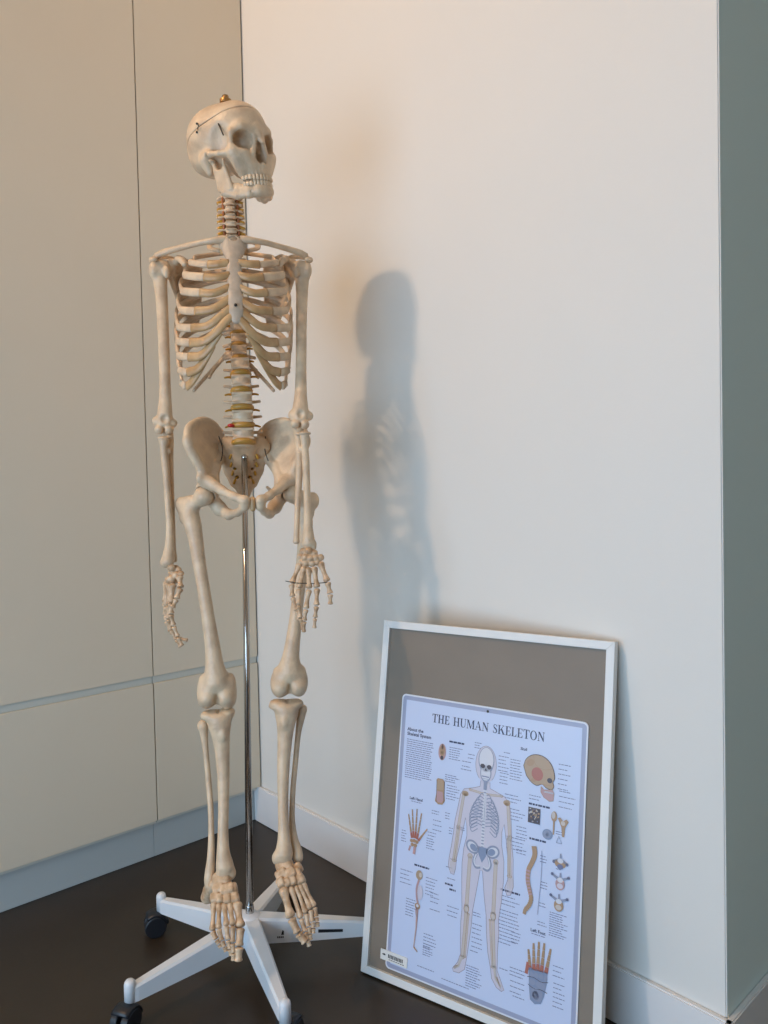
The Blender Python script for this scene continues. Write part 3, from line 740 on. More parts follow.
# forearm, right of the picture
limb('radius', [(304.5, 437, .022, .0090), (304.8, 445, .022, .0066), (305.5, 458, .024, .0072), (306.6, 480, .028, .0066), (307.3, 505, .034, .0068), (308, 525, .040, .0082), (308.5, 538, .044, .0110)],
     [(304.6, 433.5, .022, (.0125, .0118, .0042), .002), (309, 543.5, .046, (.0145, .0095, .0088), .005), (300.5, 449, .02, (.0045, .005, .006), .003), (313.8, 547, .047, (.005, .006, .006), .004)],
     [(307, 541.5, .057, (.0015, .004, .0015), .001), (310.5, 541, .057, (.0015, .004, .0015), .001)], arm=True)
limb('ulna', [(298.6, 427, -.002, .0095), (299, 438, .004, .0092), (299.5, 455, .010, .0078), (299, 480, .016, .0064), (297.6, 505, .022, .0056), (296.8, 525, .028, .0052), (296.4, 538, .031, .0056)],
     [(299.3, 421, -.008, (.009, .008, .0105), .005), (296.3, 541.5, .032, (.0070, .0065, .0055), .003), (299, 434, .018, (.0085, .0055, .0042), .003)], arm=True)

# ---- hands and feet: small bones
def phalanx(a, b_, r, parent, name='finger_bone', up=(0, 0, 1), M=M_BONE2, mid=0.58):
    a = np.array(a); b_ = np.array(b_); L = b_-a; Ln = np.linalg.norm(L); u = L/Ln
    t = [0.0, 0.04, 0.12, 0.22, 0.4, 0.62, 0.78, 0.9, 0.97, 1.0]; w = [0.50, 0.82, 1.0, 0.86, mid*1.1, mid*1.04, 0.76, 0.95, 0.86, 0.50]
    V, F = tube([a+L*x for x in t], [r*x for x in w], up=(0.3, 0.9, 0.2), seg=10)
    return obj(name, V, F, M, parent, True)
def hand(carpals, rays, parent=SK, name='hand', arm=False, thick=1.0):
    if arm: carpals = sh(carpals); rays = [(r[0], sh(r[1])) for r in rays]
    pts = [P(a, b_, d) for a, b_, d, r in carpals]
    f = Field(*bounds(pts, 0.014), 0.0013)
    for p_, (a, b_, d, r) in zip(pts, carpals):
        f.ell(p_, (r*1.2, r*1.05, r*1.12), 0.0012)
    h_ = bone(name, f, M_BONE2, SK)
    for ray in rays:
        q = [P(*x[:3]) for x in ray[1]]
        for j in range(len(q)-1):
            g = nrm(q[j+1]-q[j])*0.0008
            r = thick*ray[0]*[1.12, 1.0, 0.86, 0.72][min(j, 3)]
            fb = phalanx(q[j]+g, q[j+1]-g, r, h_, 'palm_bone' if j == 0 else 'finger_bone')
    return h_
hL = hand([(171, 567.5, .034, .0065), (175.5, 568.5, .022, .0065), (173, 573.5, .030, .0072), (176.5, 575, .038, .0065), (171, 579, .036, .0070), (175, 580, .024, .0068), (181, 573.5, .042, .0050), (168, 580, .020, .0055), (178, 570, .030, .0060)],
  [(.0058, [(172.5, 583, .046), (171.3, 603, .050), (170.8, 614, .052), (173.5, 626, .054), (178, 637, .056), (182.3, 646.5, .058)]),
   (.0052, [(170, 583, .032), (169, 605, .034), (168.2, 619, .034), (171, 630, .036), (176.5, 640, .040), (181, 649, .044)][:5]+[(180.8, 647.5, .044)]),
   (.0050, [(167.5, 582, .018), (166, 606, .016), (166.5, 621, .014), (170.5, 632, .018), (179, 638.5, .026), (188, 640, .032)][:5]+[(188, 640.5, .032)]),
   (.0046, [(165.8, 581, .004), (164.8, 603, .000), (165.2, 615, -.002), (168, 625, .000), (174, 633, .004)]),
   (.0056, [(179.5, 576, .048), (180.5, 588, .060), (176.5, 599, .066), (172.5, 608, .070)])], thick=1.2)
hR = hand([(303, 551.5, .044, .0062), (308.5, 551, .050, .0070), (314, 553, .050, .0062), (300.5, 556.5, .044, .0058), (305.5, 557.5, .052, .0066), (310, 558.5, .054, .0066), (315.5, 558, .053, .0064), (320.5, 557.5, .052, .0060), (306.5, 563, .053, .0058), (312, 563.5, .055, .0058), (317.5, 562.5, .054, .0056), (301.5, 562, .048, .0050)],
  [(.0052, [(300, 563, .046), (291.5, 584, .052), (292.5, 597, .058), (296.5, 611, .064), (299, 620.5, .066), (300, 628, .066)][:5]),
   (.0052, [(304.5, 566, .052), (299, 588.5, .062), (298.5, 605, .068), (300.5, 618, .070), (303, 630, .068)]),
   (.0054, [(308.5, 567, .055), (309, 589, .066), (306, 609, .072), (304.3, 621, .072), (303.8, 632.5, .070)]),
   (.0054, [(314, 566.5, .056), (317, 588, .066), (316.5, 606, .074), (315, 618, .074), (314.3, 628.5, .072)]),
   (.0056, [(320, 561.5, .054), (327.5, 582, .064), (330.3, 594, .068), (330.3, 605, .070)])], arm=True, thick=1.15)
# wires through the hand bones
V, F = tube([P(285.5, 581, .120), P(296, 583, .124), P(312, 583.5, .127), P(329, 582.5, .126)], 0.0008, seg=6); obj('hand_wire', V, F, M_WIRE, hR, True)

# ---- pelvis
PA = math.radians(7.0)                                  # the pelvis is turned a little to the side
PCN = P(243.2, 455, -.03)
PN = np.array([math.cos(PA), math.sin(PA), 0.0])
def refl(p): p = np.asarray(p, float); return p-2*((p-PCN)@PN)*PN
for side in (-1, 1):
    Q = (lambda a, b_, d: P(a, b_, d)) if side < 0 else (lambda a, b_, d: refl(P(a, b_, d)))
    rows = [[(187.3, 439, .062), (189.5, 427, .046), (201.5, 420.5, .006), (212.5, 424, -.030), (219.5, 433, -.052)],
            [(190.0, 449, .060), (195, 438, .030), (204, 433.5, -.002), (213, 437, -.028), (219.5, 444, -.044)],
            [(196.0, 460, .056), (200, 452, .032), (207, 450, .010), (214, 450, -.010), (220.5, 454, -.028)],
            [(201.5, 471, .052), (204, 467, .038), (208.5, 465, .024), (212.5, 463, .010), (217, 462, -.008)],
            [(203, 482, .050), (206.0, 480, .042), (209.5, 478, .034), (212.5, 475, .024), (214.5, 469, .012)]]
    G = np.array([[Q(*p) for p in r] for r in rows])
    allp = list(G.reshape(-1, 3))+[Q(255, 525, .12), Q(180, 410, -.09), Q(240, 525, -.03)]
    f = Field(*bounds(allp, 0.02), 0.0020)
    G2 = np.array([catmull(G[:, j], 6) for j in range(G.shape[1])]).transpose(1, 0, 2)
    G3 = np.array([catmull(r, 6) for r in G2])
    for r_ in G3:
        for p_, q_ in zip(r_[:-1], r_[1:]): f.seg(p_, q_, 0.0034, 0.0034, 0.004)
    for j, rr in ((0, 0.0062),):
        e = G3[j]; 
        for p_, q_ in zip(e[:-1], e[1:]): f.seg(p_, q_, rr, rr, 0.005)
    for e, rr in ((G3[:, 0], 0.0064), (G3[:, -1], 0.0085)):
        for p_, q_ in zip(e[:-1], e[1:]): f.seg(p_, q_, rr, rr, 0.006)
    S = lambda p1_, p2_, r1, r2, k=0.006, flat=None: f.seg(Q(*p1_), Q(*p2_), r1, r2, k, flat)
    f.ell(Q(187.0, 441, .063), (0.006, 0.006, 0.010), 0.006)          # front spine
    f.ell(Q(199.5, 478, .056), (0.0065, 0.0065, 0.009), 0.006)
    f.ell(Q(208, 490, .030), (0.024, 0.022, 0.025), 0.010)            # socket mass
    f.ell(Q(204.0, 496, .038), (0.0205, 0.021, 0.0205), 0.003, sub=True)
    S((215, 467, .010), (213.5, 484, .034), .008, .012, .008)       # arcuate line
    S((209, 482, .050), (222, 490.5, .066), .0125, .0085, .008)
    S((222, 490.5, .066), (234, 496.5, .082), .0085, .0075)
    S((234, 496.5, .082), (244, 500.5, .090), .0075, .0085)
    S((245, 500.5, .090), (245, 506.5, .086), .0095, .0085, .006)   # pubic body
    S((244, 507, .086), (238, 512.5, .068), .0080, .0068)
    S((238, 512.5, .068), (229, 514.5, .042), .0068, .0090)           # lower ramus
    S((229, 514.5, .042), (219.5, 508.5, .018), .0095, .0130, .008)   # sitting bone
    S((219.5, 508.5, .018), (212, 499, .016), .0130, .0140, .008)
    S((214, 497, -.005), (221, 488, -.022), .006, .003, .005)         # spine of the ischium
    hb2 = bone('hip_bone', f, M_BONE, SK)
    p = G3[2, -1]
    # joint seam towards the sacrum
    sm = catmull([Q(219, 437, -.030), Q(222.0, 446, -.018), Q(222.6, 454, -.010), Q(221.0, 461.5, -.004)], 5)
    V, F = tube(sm+np.array((0, -0.0145, 0)), 0.0011, seg=6); obj('joint_seam', V, F, M_WIRE, hb2, True)
b = MB(); pa, pb = P(246.5, 504.5, .089), refl(P(246.5, 504.5, .089))
f = Field(*bounds([pa, pb], 0.02), 0.0014); f.seg((pa+pb)/2+(0, 0, 0.009), (pa+pb)/2-(0, 0, 0.009), 0.0060, 0.0050, 0)
bone('pubic_disc', f, M_CART, SK)
# sacrum and tailbone
f = Field(*bounds([P(208, 425, .05), P(280, 500, -.10), P(208, 500, -.10)], 0.01), 0.0018)
FY = ((0, 1, 0), 1.5)
sac = [(243.6, 446.5, -.006, .021), (243.6, 455, -.020, .024), (243.8, 465, -.034, .022), (244, 475, -.043, .019), (244.2, 484, -.044, .016), (244.4, 492, -.038, .010), (244.6, 499, -.028, .005), (244.6, 503, -.022, .004)]
f.chain(PC(sac), 0.012, FY)
f.ell(P(243.6, 445.5, .000), (0.026, 0.018, 0.008), 0.006)
for s in (-1, 1):
    X = lambda a: 243.6+s*(243.6-a)
    f.chain(PC([(X(231), 442, -.006, .010), (X(225), 447, -.020, .0125), (X(226.5), 458, -.034, .011), (X(230), 470, -.044, .010), (X(234), 482, -.046, .009)]), 0.012, FY)
    f.seg(P(X(237), 447, -.004), P(X(227), 441, -.014), 0.012, 0.008, 0.010, ((0, 1, 0), 1.3))
    for yy, xx, dd in ((452, 233.5, -.012), (460, 234.2, -.020), (468.5, 235.6, -.028), (477, 237.4, -.032)):
        f.ell(P(X(xx), yy, dd), (0.0042, 0.009, 0.0034), 0.002, sub=True)
SAC = bone('sacrum', f, mat('sacrum_plastic', (0.64, 0.45, 0.28, 1), 0.42, col2=(0.50, 0.33, 0.19, 1), vscale=35, bump=0.4, bscale=170), SK)
for s in (-1, 1):
    X = lambda a: 243.6+s*(243.6-a)
    for yy, xx, dd in ((452, 233.5, -.014), (460, 234.2, -.024), (468.5, 235.6, -.034), (477, 237.4, -.038)):
        p = P(X(xx), yy, dd); V, F = tube(catmull([p+(0, .004, 0), p-(0, .002, 0), p+np.array((s*.006, -.004, -.008)), p+np.array((s*.008, -.002, -.014))], 3), 0.0026, seg=8); obj('nerve_root', V, F, M_NERVE, SAC, True)

# ---- legs
XF = ((0, 1, 0), 1.0)
limb('femur', [(189.5, 508, .018, .0150), (191.5, 520, .022, .0165), (195.2, 536, .028, .0142), (198.8, 560, .036, .0124), (203.8, 590, .044, .0118), (208.5, 620, .050, .0122), (212.3, 645, .053, .0140), (214.5, 665, .054, .0170), (216.3, 680, .052, .0235)],
     [(204.0, 496, .036, (.0195, .0195, .0195), .003), (181, 506, .006, (.0095, .014, .0150), .008), (184.5, 517, .008, (.010, .011, .016), .008), (206.5, 696, .044, (.0178, .026, .0245), .022), (227.5, 696, .044, (.0178, .026, .0260), .022),
      (202.5, 684, .044, (.008, .013, .016), .014), (231.5, 682, .046, (.008, .013, .016), .014), (207.5, 698, .056, (.0150, .018, .0170), .006), (225.8, 697, .058, (.0150, .018, .0180), .006)],
     [(216.6, 702, .070, (.0036, .012, .014), .005), (216.8, 714, .040, (.0055, .02, .012), .004)],
     extra=lambda f: (f.seg(P(203, 497, .034), P(188.5, 509, .014), .0115, .0150, .009), f.seg(P(190, 500, .022), P(181.5, 503, .006), .009, .010, .009), f.seg(P(196.5, 519, .016), P(199.5, 527, .018), .006, .004, .006)))
limb('femur', [(303.5, 503, .010, .0135), (305, 518, .014, .0150), (305, 536, .020, .0140), (303, 560, .030, .0130), (299, 590, .040, .0118), (295.5, 620, .048, .0122), (292.8, 642, .052, .0140), (290.8, 657, .053, .0165), (289.6, 670, .052, .0230)],
     [(291.5, 493.5, .022, (.0175, .0175, .0175), .004), (313.5, 501, .000, (.0115, .014, .0165), .008), (309.5, 512, .000, (.010, .011, .016), .008), (279.8, 685.5, .046, (.0178, .026, .0235), .022), (298.8, 684.5, .046, (.0170, .026, .0235), .022),
      (277, 677, .046, (.008, .013, .016), .014), (302, 675, .046, (.008, .013, .016), .014), (280.5, 687, .058, (.0155, .018, .0165), .006), (298, 686.5, .060, (.0150, .018, .0165), .006)],
     [(289.8, 691, .072, (.0036, .012, .013), .005), (290, 702, .040, (.0055, .02, .012), .004)],
     extra=lambda f: (f.seg(P(291.5, 494, .028), P(305, 505, .010), .0115, .0150, .009), f.seg(P(303, 495, .016), P(311.5, 498, .002), .009, .010, .009), f.seg(P(299.5, 513, .010), P(297.5, 521, .012), .006, .004, .006)))
# shins
limb('tibia', [(219.5, 722, .052, .0225), (220.5, 733, .056, .0175), (222, 748, .060, .0140), (223.3, 775, .068, .0115), (223.5, 805, .080, .0100), (223, 835, .094, .0098), (223.3, 853, .103, .0120), (224.8, 866, .109, .0160)],
     [(217.5, 715.5, .048, (.0325, .022, .0105), .008), (208.5, 714, .048, (.0140, .018, .0065), .004), (228.0, 711.5, .048, (.0140, .018, .0065), .004), (223, 735, .072, (.0065, .006, .011), .006), (231, 873, .108, (.0095, .0105, .0125), .006), (223.5, 872, .109, (.0150, .013, .0070), .004)],
     [(218, 710.5, .052, (.004, .016, .004), .003)])
limb('fibula', [(203, 727, .036, .0095), (204, 733, .038, .0078), (205.5, 748, .042, .0056), (208, 775, .050, .0054), (210.5, 805, .062, .0054), (211.3, 835, .076, .0056), (210.8, 858, .090, .0070), (209.5, 874, .098, .0088), (209.2, 884, .100, .0080)],
     [(202.8, 724.5, .036, (.0100, .0095, .0095), .004), (209, 880, .100, (.0078, .0085, .0130), .004)])
limb('tibia', [(286.5, 712, .050, .0225), (286, 723, .054, .0178), (285, 738, .058, .0142), (283.5, 765, .066, .0118), (283, 795, .078, .0102), (283.5, 822, .092, .0100), (284, 840, .101, .0120), (284, 853, .107, .0165)],
     [(286.0, 705, .046, (.0345, .022, .0100), .008), (277.0, 702.5, .046, (.0145, .018, .0062), .004), (295.5, 702.5, .046, (.0145, .018, .0062), .004), (284.5, 723, .070, (.0065, .006, .011), .006), (277.0, 858, .108, (.0098, .0105, .0125), .006), (284.5, 858, .108, (.0150, .013, .0070), .004)],
     [(287, 700.5, .050, (.004, .016, .004), .003)])
limb('fibula', [(301.5, 712, .034, .0095), (300.5, 719, .036, .0078), (298, 735, .041, .0056), (295.5, 762, .050, .0052), (293, 790, .062, .0052), (292, 818, .074, .0056), (294, 838, .086, .0072), (297, 850, .094, .0092), (298, 858, .098, .0085)],
     [(302.2, 709, .034, (.0100, .0095, .0095), .004), (298.5, 857, .098, (.0078, .0085, .0120), .004)])
# feet
def foot(tarsals, rays, heel):
    pts = [P(*t_[:3]) for t_ in tarsals]
    f = Field(*bounds(pts+[P(*h_[:3]) for h_ in heel], 0.026), 0.0014)
    for a, b_ in zip(heel[:-1], heel[1:]): f.seg(P(*a[:3]), P(*b_[:3]), a[3], b_[3], .004)
    yd = nrm(P(*rays[2][1][1])-P(*tarsals[0][:3])); xd = nrm(np.cross(yd, (0, 1, 0))); zd = np.cross(xd, yd); RR = np.stack([xd, zd, yd], 1)
    for p_, t_ in zip(pts, tarsals): f.box(p_, (t_[3]*1.0, t_[4]*1.0, t_[5]*1.12), min(t_[3:6])*0.62, 0.0004, RR)
    fo = bone('foot', f, M_BONE2, SK)
    for r, q in rays:
        q = [P(*x) for x in q]; bigt = len(q) == 4; q[0] = q[0]+nrm(q[0]-q[1])*0.006
        for j in range(len(q)-1):
            g = nrm(q[j+1]-q[j])*0.0007
            rr = r*([1.15, 1.0, 0.95] if bigt else [1.0, .85, .80, .80])[j]
            phalanx(q[j]+g, q[j+1]-g, rr, fo, 'foot_bone' if j == 0 else 'toe_bone', mid=0.60 if j == 0 else 0.72)
    return fo
foot([(222, 880, .112, .0165, .014, .0120), (218.5, 889, .128, .0110, .010, .0080), (227.5, 890, .134, .0130, .011, .0085), (215, 898.5, .140, .0085, .010, .0085),
      (220.5, 899, .145, .0062, .009, .0075), (227.5, 899.5, .148, .0072, .009, .0075), (235, 898.5, .146, .0078, .010, .0085), (233, 889, .130, .0085, .010, .0085)],
     [(.0064, [(213.8, 905, .148), (212.3, 931, .176), (216.5, 939.5, .184), (219.0, 944, .187), (221.3, 947.5, .190)]),
      (.0062, [(219.0, 906, .152), (218.6, 929, .183), (222.0, 941, .193), (224.5, 947, .197), (226.3, 951.5, .199)]),
      (.0062, [(224.5, 906, .155), (226.6, 926, .185), (228.0, 940, .196), (230.0, 949, .201), (231.3, 955.5, .203)]),
      (.0064, [(230.0, 906, .156), (233.0, 925.5, .186), (232.5, 943, .198), (233.0, 953, .203), (233.5, 960.5, .205)]),
      (.0086, [(237.3, 905.5, .155), (240.6, 927.5, .184), (239.0, 946.5, .200), (238.2, 961.5, .206)])],
     [(214, 884, .105, .012), (210, 890, .085, .0125), (207.3, 897, .072, .0125)])
foot([(285, 866.5, .112, .0160, .014, .0115), (281.5, 874.5, .128, .0110, .010, .0080), (290, 874, .132, .0120, .011, .0085), (297, 874, .130, .0090, .010, .0085),
      (281.2, 883, .142, .0078, .010, .0080), (287.5, 882.5, .143, .0070, .009, .0075), (293.5, 880.5, .142, .0066, .009, .0075), (300.5, 879.5, .140, .0082, .010, .0080), (298, 868, .118, .0080, .010, .0080)],
     [(.0060, [(304.0, 885, .146), (314.5, 907, .168), (316.3, 917, .176), (317.2, 922, .180), (317.6, 927, .182)]),
      (.0060, [(300.5, 886.5, .148), (310.5, 909.5, .172), (312.5, 922, .182), (313.2, 928, .186), (313.2, 933.5, .188)]),
      (.0060, [(296.8, 888, .149), (305.8, 913.5, .175), (308.5, 927, .186), (309.8, 934, .190), (310.6, 940, .192)]),
      (.0064, [(291.5, 889, .150), (301.0, 918.5, .179), (305.2, 932, .190), (307.5, 939.5, .194), (309.4, 946.5, .197)]),
      (.0088, [(283.5, 890, .150), (291.0, 918, .180), (298.0, 933, .192), (305.5, 942.5, .198)])],
     [(289, 870, .102, .012), (292, 877, .082, .0125), (293.5, 884, .070, .0125)])

# ------------------------------------------------------------------ framed anatomy chart
FO = np.array([0.7287, -0.2477, 0.0039]); FA, FT, FW, FH = 0.2374, 0.1601, 0.4865, 0.7019
fu = np.array([math.cos(FA), math.sin(FA), 0]); fn_ = np.array([-math.sin(FA), math.cos(FA), 0])
fv = np.array([0, 0, math.cos(FT)])+fn_*math.sin(FT); fw_ = np.cross(fv, fu)*-1
fr = empty('framed_chart', tuple((FO+fu*FW/2)*(1, 1, 0)), 'white-framed human skeleton chart on taupe backing, leaning against the wall', 'picture frame')
def FP(u, v_, n=0.0):
    """chart coordinates in millimetres (right, up, out of the wall) -> frame object space"""
    return tuple(FO+fu*u/1000+fv*v_/1000-np.cross(fu, fv)*(-n)/1000-(FO+fu*FW/2)*(1, 1, 0))
if np.cross(fu, fv)@(CAM-FO) < 0: raise SystemExit('frame normal')
FWm, FHm = FW*1000, FH*1000
def fbar(c4, name='frame_side'):
    """mitred bar: four outer/inner corners (u, v), 22 mm deep"""
    b = MB(); lo = [FP(u, v_, -20) for u, v_ in c4]; hi = [FP(u, v_, 0) for u, v_ in c4]
    n = 0; b.v = lo+hi; b.f = [(3, 2, 1, 0), (4, 5, 6, 7)]+[(i, (i+1) % 4, (i+1) % 4+4, i+4) for i in range(4)]; b.m = [0]*6
    o = b.build(name, M_FRAME, fr); md = o.modifiers.new('bevel', 'BEVEL'); md.width = 0.0008; md.segments = 2
B_ = 15.0
fbar([(0, 0), (FWm, 0), (FWm-B_, B_), (B_, B_)]); fbar([(FWm, 0), (FWm, FHm), (FWm-B_, FHm-B_), (FWm-B_, B_)])
fbar([(FWm, FHm), (0, FHm), (B_, FHm-B_), (FWm-B_, FHm-B_)]); fbar([(0, FHm), (0, 0), (B_, B_), (B_, FHm-B_)])
b = MB(); q = [(2, 2), (FWm-2, 2), (FWm-2, FHm-2), (2, FHm-2)]
b.v = [FP(u, v_, -14) for u, v_ in q]+[FP(u, v_, -6) for u, v_ in q]; b.f = [(3, 2, 1, 0), (4, 5, 6, 7)]+[(i, (i+1) % 4, (i+1) % 4+4, i+4) for i in range(4)]; b.m = [0]*6
b.build('backing_board', M_BACK, fr)
INK = [('chart_paper', (0.58, 0.65, 0.84, 1)), ('chart_rim', (0.72, 0.74, 0.80, 1)), ('chart_band', (0.35, 0.38, 0.52, 1)), ('ink_navy', (0.035, 0.04, 0.10, 1)),
       ('ink_text', (0.17, 0.19, 0.32, 1)), ('ink_skin', (0.60, 0.57, 0.66, 1)), ('ink_outline', (0.30, 0.26, 0.33, 1)), ('ink_bone', (0.56, 0.50, 0.46, 1)),
       ('ink_tan', (0.42, 0.27, 0.16, 1)), ('ink_grey', (0.28, 0.31, 0.42, 1)), ('ink_red', (0.42, 0.15, 0.11, 1)), ('ink_ochre', (0.44, 0.31, 0.20, 1)),
       ('ink_dark', (0.08, 0.06, 0.07, 1)), ('ink_pale', (0.66, 0.66, 0.72, 1)), ('ink_pink', (0.48, 0.30, 0.30, 1)), ('ink_slate', (0.24, 0.29, 0.42, 1))]
MI = {n: i for i, (n, c) in enumerate(INK)}
INKM = [mat(n, c, 0.32, spec=0.4) for n, c in INK]
art = MB(); LAY = [-3.4]
def A_layer(): LAY[0] += 0.07
def apoly(pts, ink): art.poly([FP(u, v_, LAY[0]) for u, v_ in pts], MI[ink])
def aline(pts, wd, ink, w2=None):
    pts = np.array(pts, float); n = len(pts); w2 = wd if w2 is None else w2; L = []; R = []
    for i in range(n):
        T = nrm(pts[min(i+1, n-1)]-pts[max(i-1, 0)]); N = np.array([-T[1], T[0]]); ww = (wd+(w2-wd)*i/max(n-1, 1))/2
        L.append(pts[i]+N*ww); R.append(pts[i]-N*ww)
    for i in range(n-1): apoly([R[i], R[i+1], L[i+1], L[i]], ink)
def aell(u, v_, a, b_, ink, rot=0.0, n=20, arc=None):
    c, s_ = math.cos(rot), math.sin(rot)
    apoly([(u+a*math.cos(t)*c-b_*math.sin(t)*s_, v_+a*math.cos(t)*s_+b_*math.sin(t)*c) for t in np.linspace(0, 2*math.pi, n, endpoint=False)], ink)
def asm(pts, n=5): return catmull([(a, b_, 0) for a, b_ in pts], n)[:, :2]
def rrect(x0, y0, x1, y1, r, n=6):
    o = []
    for cx, cy, a0 in ((x1-r, y0+r, -90), (x1-r, y1-r, 0), (x0+r, y1-r, 90), (x0+r, y0+r, 180)):
        for k in range(n+1):
            a = math.radians(a0+90*k/n); o.append((cx+r*math.cos(a), cy+r*math.sin(a)))
    return o
X0, Y0, X1, Y1 = 55.5, 24, 444.5, 557
rr_ = rrect(X0, Y0, X1, Y1, 9)
n = len(rr_); v0 = [FP(u, v_, -5.9) for u, v_ in rr_]+[FP(u, v_, LAY[0]) for u, v_ in rr_]
art.add(v0, [tuple(range(n-1, -1, -1)), tuple(range(n, 2*n))]+[(i, (i+1) % n, (i+1) % n+n, i+n) for i in range(n)], MI['chart_rim'])
A_layer(); apoly(rrect(X0+3, Y0+3, X1-3, Y1-3, 7), 'chart_band')
A_layer(); apoly(rrect(X0+11, Y0+11, X1-11, Y1-11, 1), 'chart_paper')
A_layer()
# title in serif capitals, drawn stroke by stroke
def glyph(ch, x, y, h, ink):
    T, t, s_ = 0.17*h, 0.065*h, 0.055*h
    def r(a, b_, c, d): apoly([(x+a*h, y+b_*h), (x+c*h, y+b_*h), (x+c*h, y+d*h), (x+a*h, y+d*h)], ink)
    def pl(*q): apoly([(x+a*h, y+b_*h) for a, b_ in q], ink)
    def stem(a, w=0.17): r(a, 0, a+w, 1)
    def serif(a, w, yy): r(a-w/2, yy, a+w/2, yy+0.06)
    if ch == 'T': r(0.285, 0, 0.455, 1); r(0, 0.93, 0.74, 1); r(0.18, 0, 0.56, 0.06); pl((0, 0.72), (0.045, 0.72), (0.11, 0.93), (0, 0.93)); pl((0.695, 0.72), (0.74, 0.72), (0.74, 0.93), (0.63, 0.93)); return 0.74
    if ch == 'H':
        for a in (0.09, 0.59): stem(a); serif(a+0.085, 0.34, 0); serif(a+0.085, 0.34, 0.94)
        r(0.2, 0.46, 0.65, 0.53); return 0.86
    if ch == 'E':
        stem(0.09); r(0, 0, 0.64, 0.06); r(0, 0.94, 0.62, 1); r(0.2, 0.47, 0.46, 0.53); pl((0.44, 0.36), (0.49, 0.36), (0.49, 0.64), (0.44, 0.64))
        pl((0.57, 0.06), (0.5, 0.06), (0.63, 0.28), (0.67, 0.28), (0.64, 0.06)); pl((0.5, 0.94), (0.62, 0.94), (0.62, 0.74), (0.58, 0.74)); return 0.68
    if ch == 'U':
        pl((0.08, 1), (0.08, 0.3), (0.14, 0.1), (0.28, -0.01), (0.44, -0.02), (0.46, 0.05), (0.34, 0.08), (0.27, 0.18), (0.25, 0.3), (0.25, 1))
        pl((0.44, -0.02), (0.60, 0.04), (0.70, 0.2), (0.71, 0.35), (0.71, 1), (0.65, 1), (0.65, 0.35), (0.62, 0.18), (0.54, 0.08), (0.44, 0.05)); serif(0.165, 0.34, 0.94); serif(0.68, 0.26, 0.94); return 0.82
    if ch == 'M':
        r(0.09, 0, 0.15, 1); r(0.80, 0, 0.97, 1); pl((0.05, 1), (0.26, 1), (0.56, 0.22), (0.49, 0.0)); pl((0.49, 0), (0.55, 0.0), (0.86, 0.98), (0.80, 0.98)); serif(0.12, 0.26, 0); serif(0.885, 0.34, 0); serif(0.1, 0.2, 0.94); serif(0.93, 0.24, 0.94); return 1.05
    if ch == 'A':
        pl((0.06, 0), (0.12, 0), (0.42, 0.98), (0.38, 1.0)); pl((0.34, 1), (0.46, 1), (0.80, 0), (0.61, 0)); r(0.2, 0.31, 0.62, 0.37); serif(0.09, 0.26, 0); serif(0.70, 0.34, 0); return 0.86
    if ch == 'N':
        r(0.10, 0, 0.16, 1); r(0.68, 0, 0.74, 1); pl((0.03, 1), (0.25, 1), (0.74, 0.2), (0.74, -0.02), (0.68, -0.02)); serif(0.13, 0.26, 0); serif(0.71, 0.26, 0.94); return 0.86
    if ch == 'L': stem(0.09); r(0, 0, 0.62, 0.06); serif(0.175, 0.34, 0.94); pl((0.48, 0.06), (0.62, 0.06), (0.65, 0.3), (0.61, 0.3)); return 0.67
    if ch == 'K':
        stem(0.09); serif(0.175, 0.34, 0); serif(0.175, 0.34, 0.94); pl((0.26, 0.42), (0.31, 0.36), (0.72, 0.95), (0.65, 0.95)); pl((0.37, 0.56), (0.50, 0.70), (0.86, 0.0), (0.65, 0.0)); serif(0.67, 0.28, 0.94); serif(0.76, 0.32, 0); return 0.90
    if ch == 'O':
        for k in range(24):
            a, b_ = 2*math.pi*k/24, 2*math.pi*(k+1)/24; q = []
            for t_, R_ in ((a, 1), (b_, 1), (b_, 0), (a, 0)):
                q.append((0.43+(0.41 if R_ else 0.24)*math.cos(t_), 0.5+(0.52 if R_ else 0.455)*math.sin(t_)))
            pl(*q)
        return 0.86
    if ch == 'S':
        c = asm([(0.50, 0.80), (0.42, 0.93), (0.30, 0.97), (0.15, 0.90), (0.12, 0.75), (0.22, 0.60), (0.38, 0.48), (0.49, 0.34), (0.48, 0.17), (0.36, 0.05), (0.22, 0.03), (0.10, 0.12), (0.06, 0.26)], 4)
        for i in range(len(c)-1):
            t_ = i/(len(c)-1); wd = (0.065+0.115*math.exp(-((t_-0.5)/0.2)**2))*h; aline([(x+p[0]*h, y+p[1]*h) for p in c[i:i+2]], wd, ink)
        r(0.50, 0.72, 0.54, 0.98); r(0.04, 0.02, 0.08, 0.30); return 0.58
    return 0.40
def text_w(tx, h):
    k = len(art.f), len(art.v), len(art.m); x = 0
    for ch in tx: x += (glyph(ch, 0, 0, h, 'ink_navy')+0.065)*h
    del art.f[k[0]:]; del art.v[k[1]:]; del art.m[k[2]:]
    return x
TT = 'THE HUMAN SKELETON'; th = 16.5; sc_ = 237.0/text_w(TT, th); x = 0
k0 = len(art.v)
for ch in TT: x += (glyph(ch, 129+x, 510.5, th, 'ink_navy')+0.065)*th*(sc_ if False else 1)
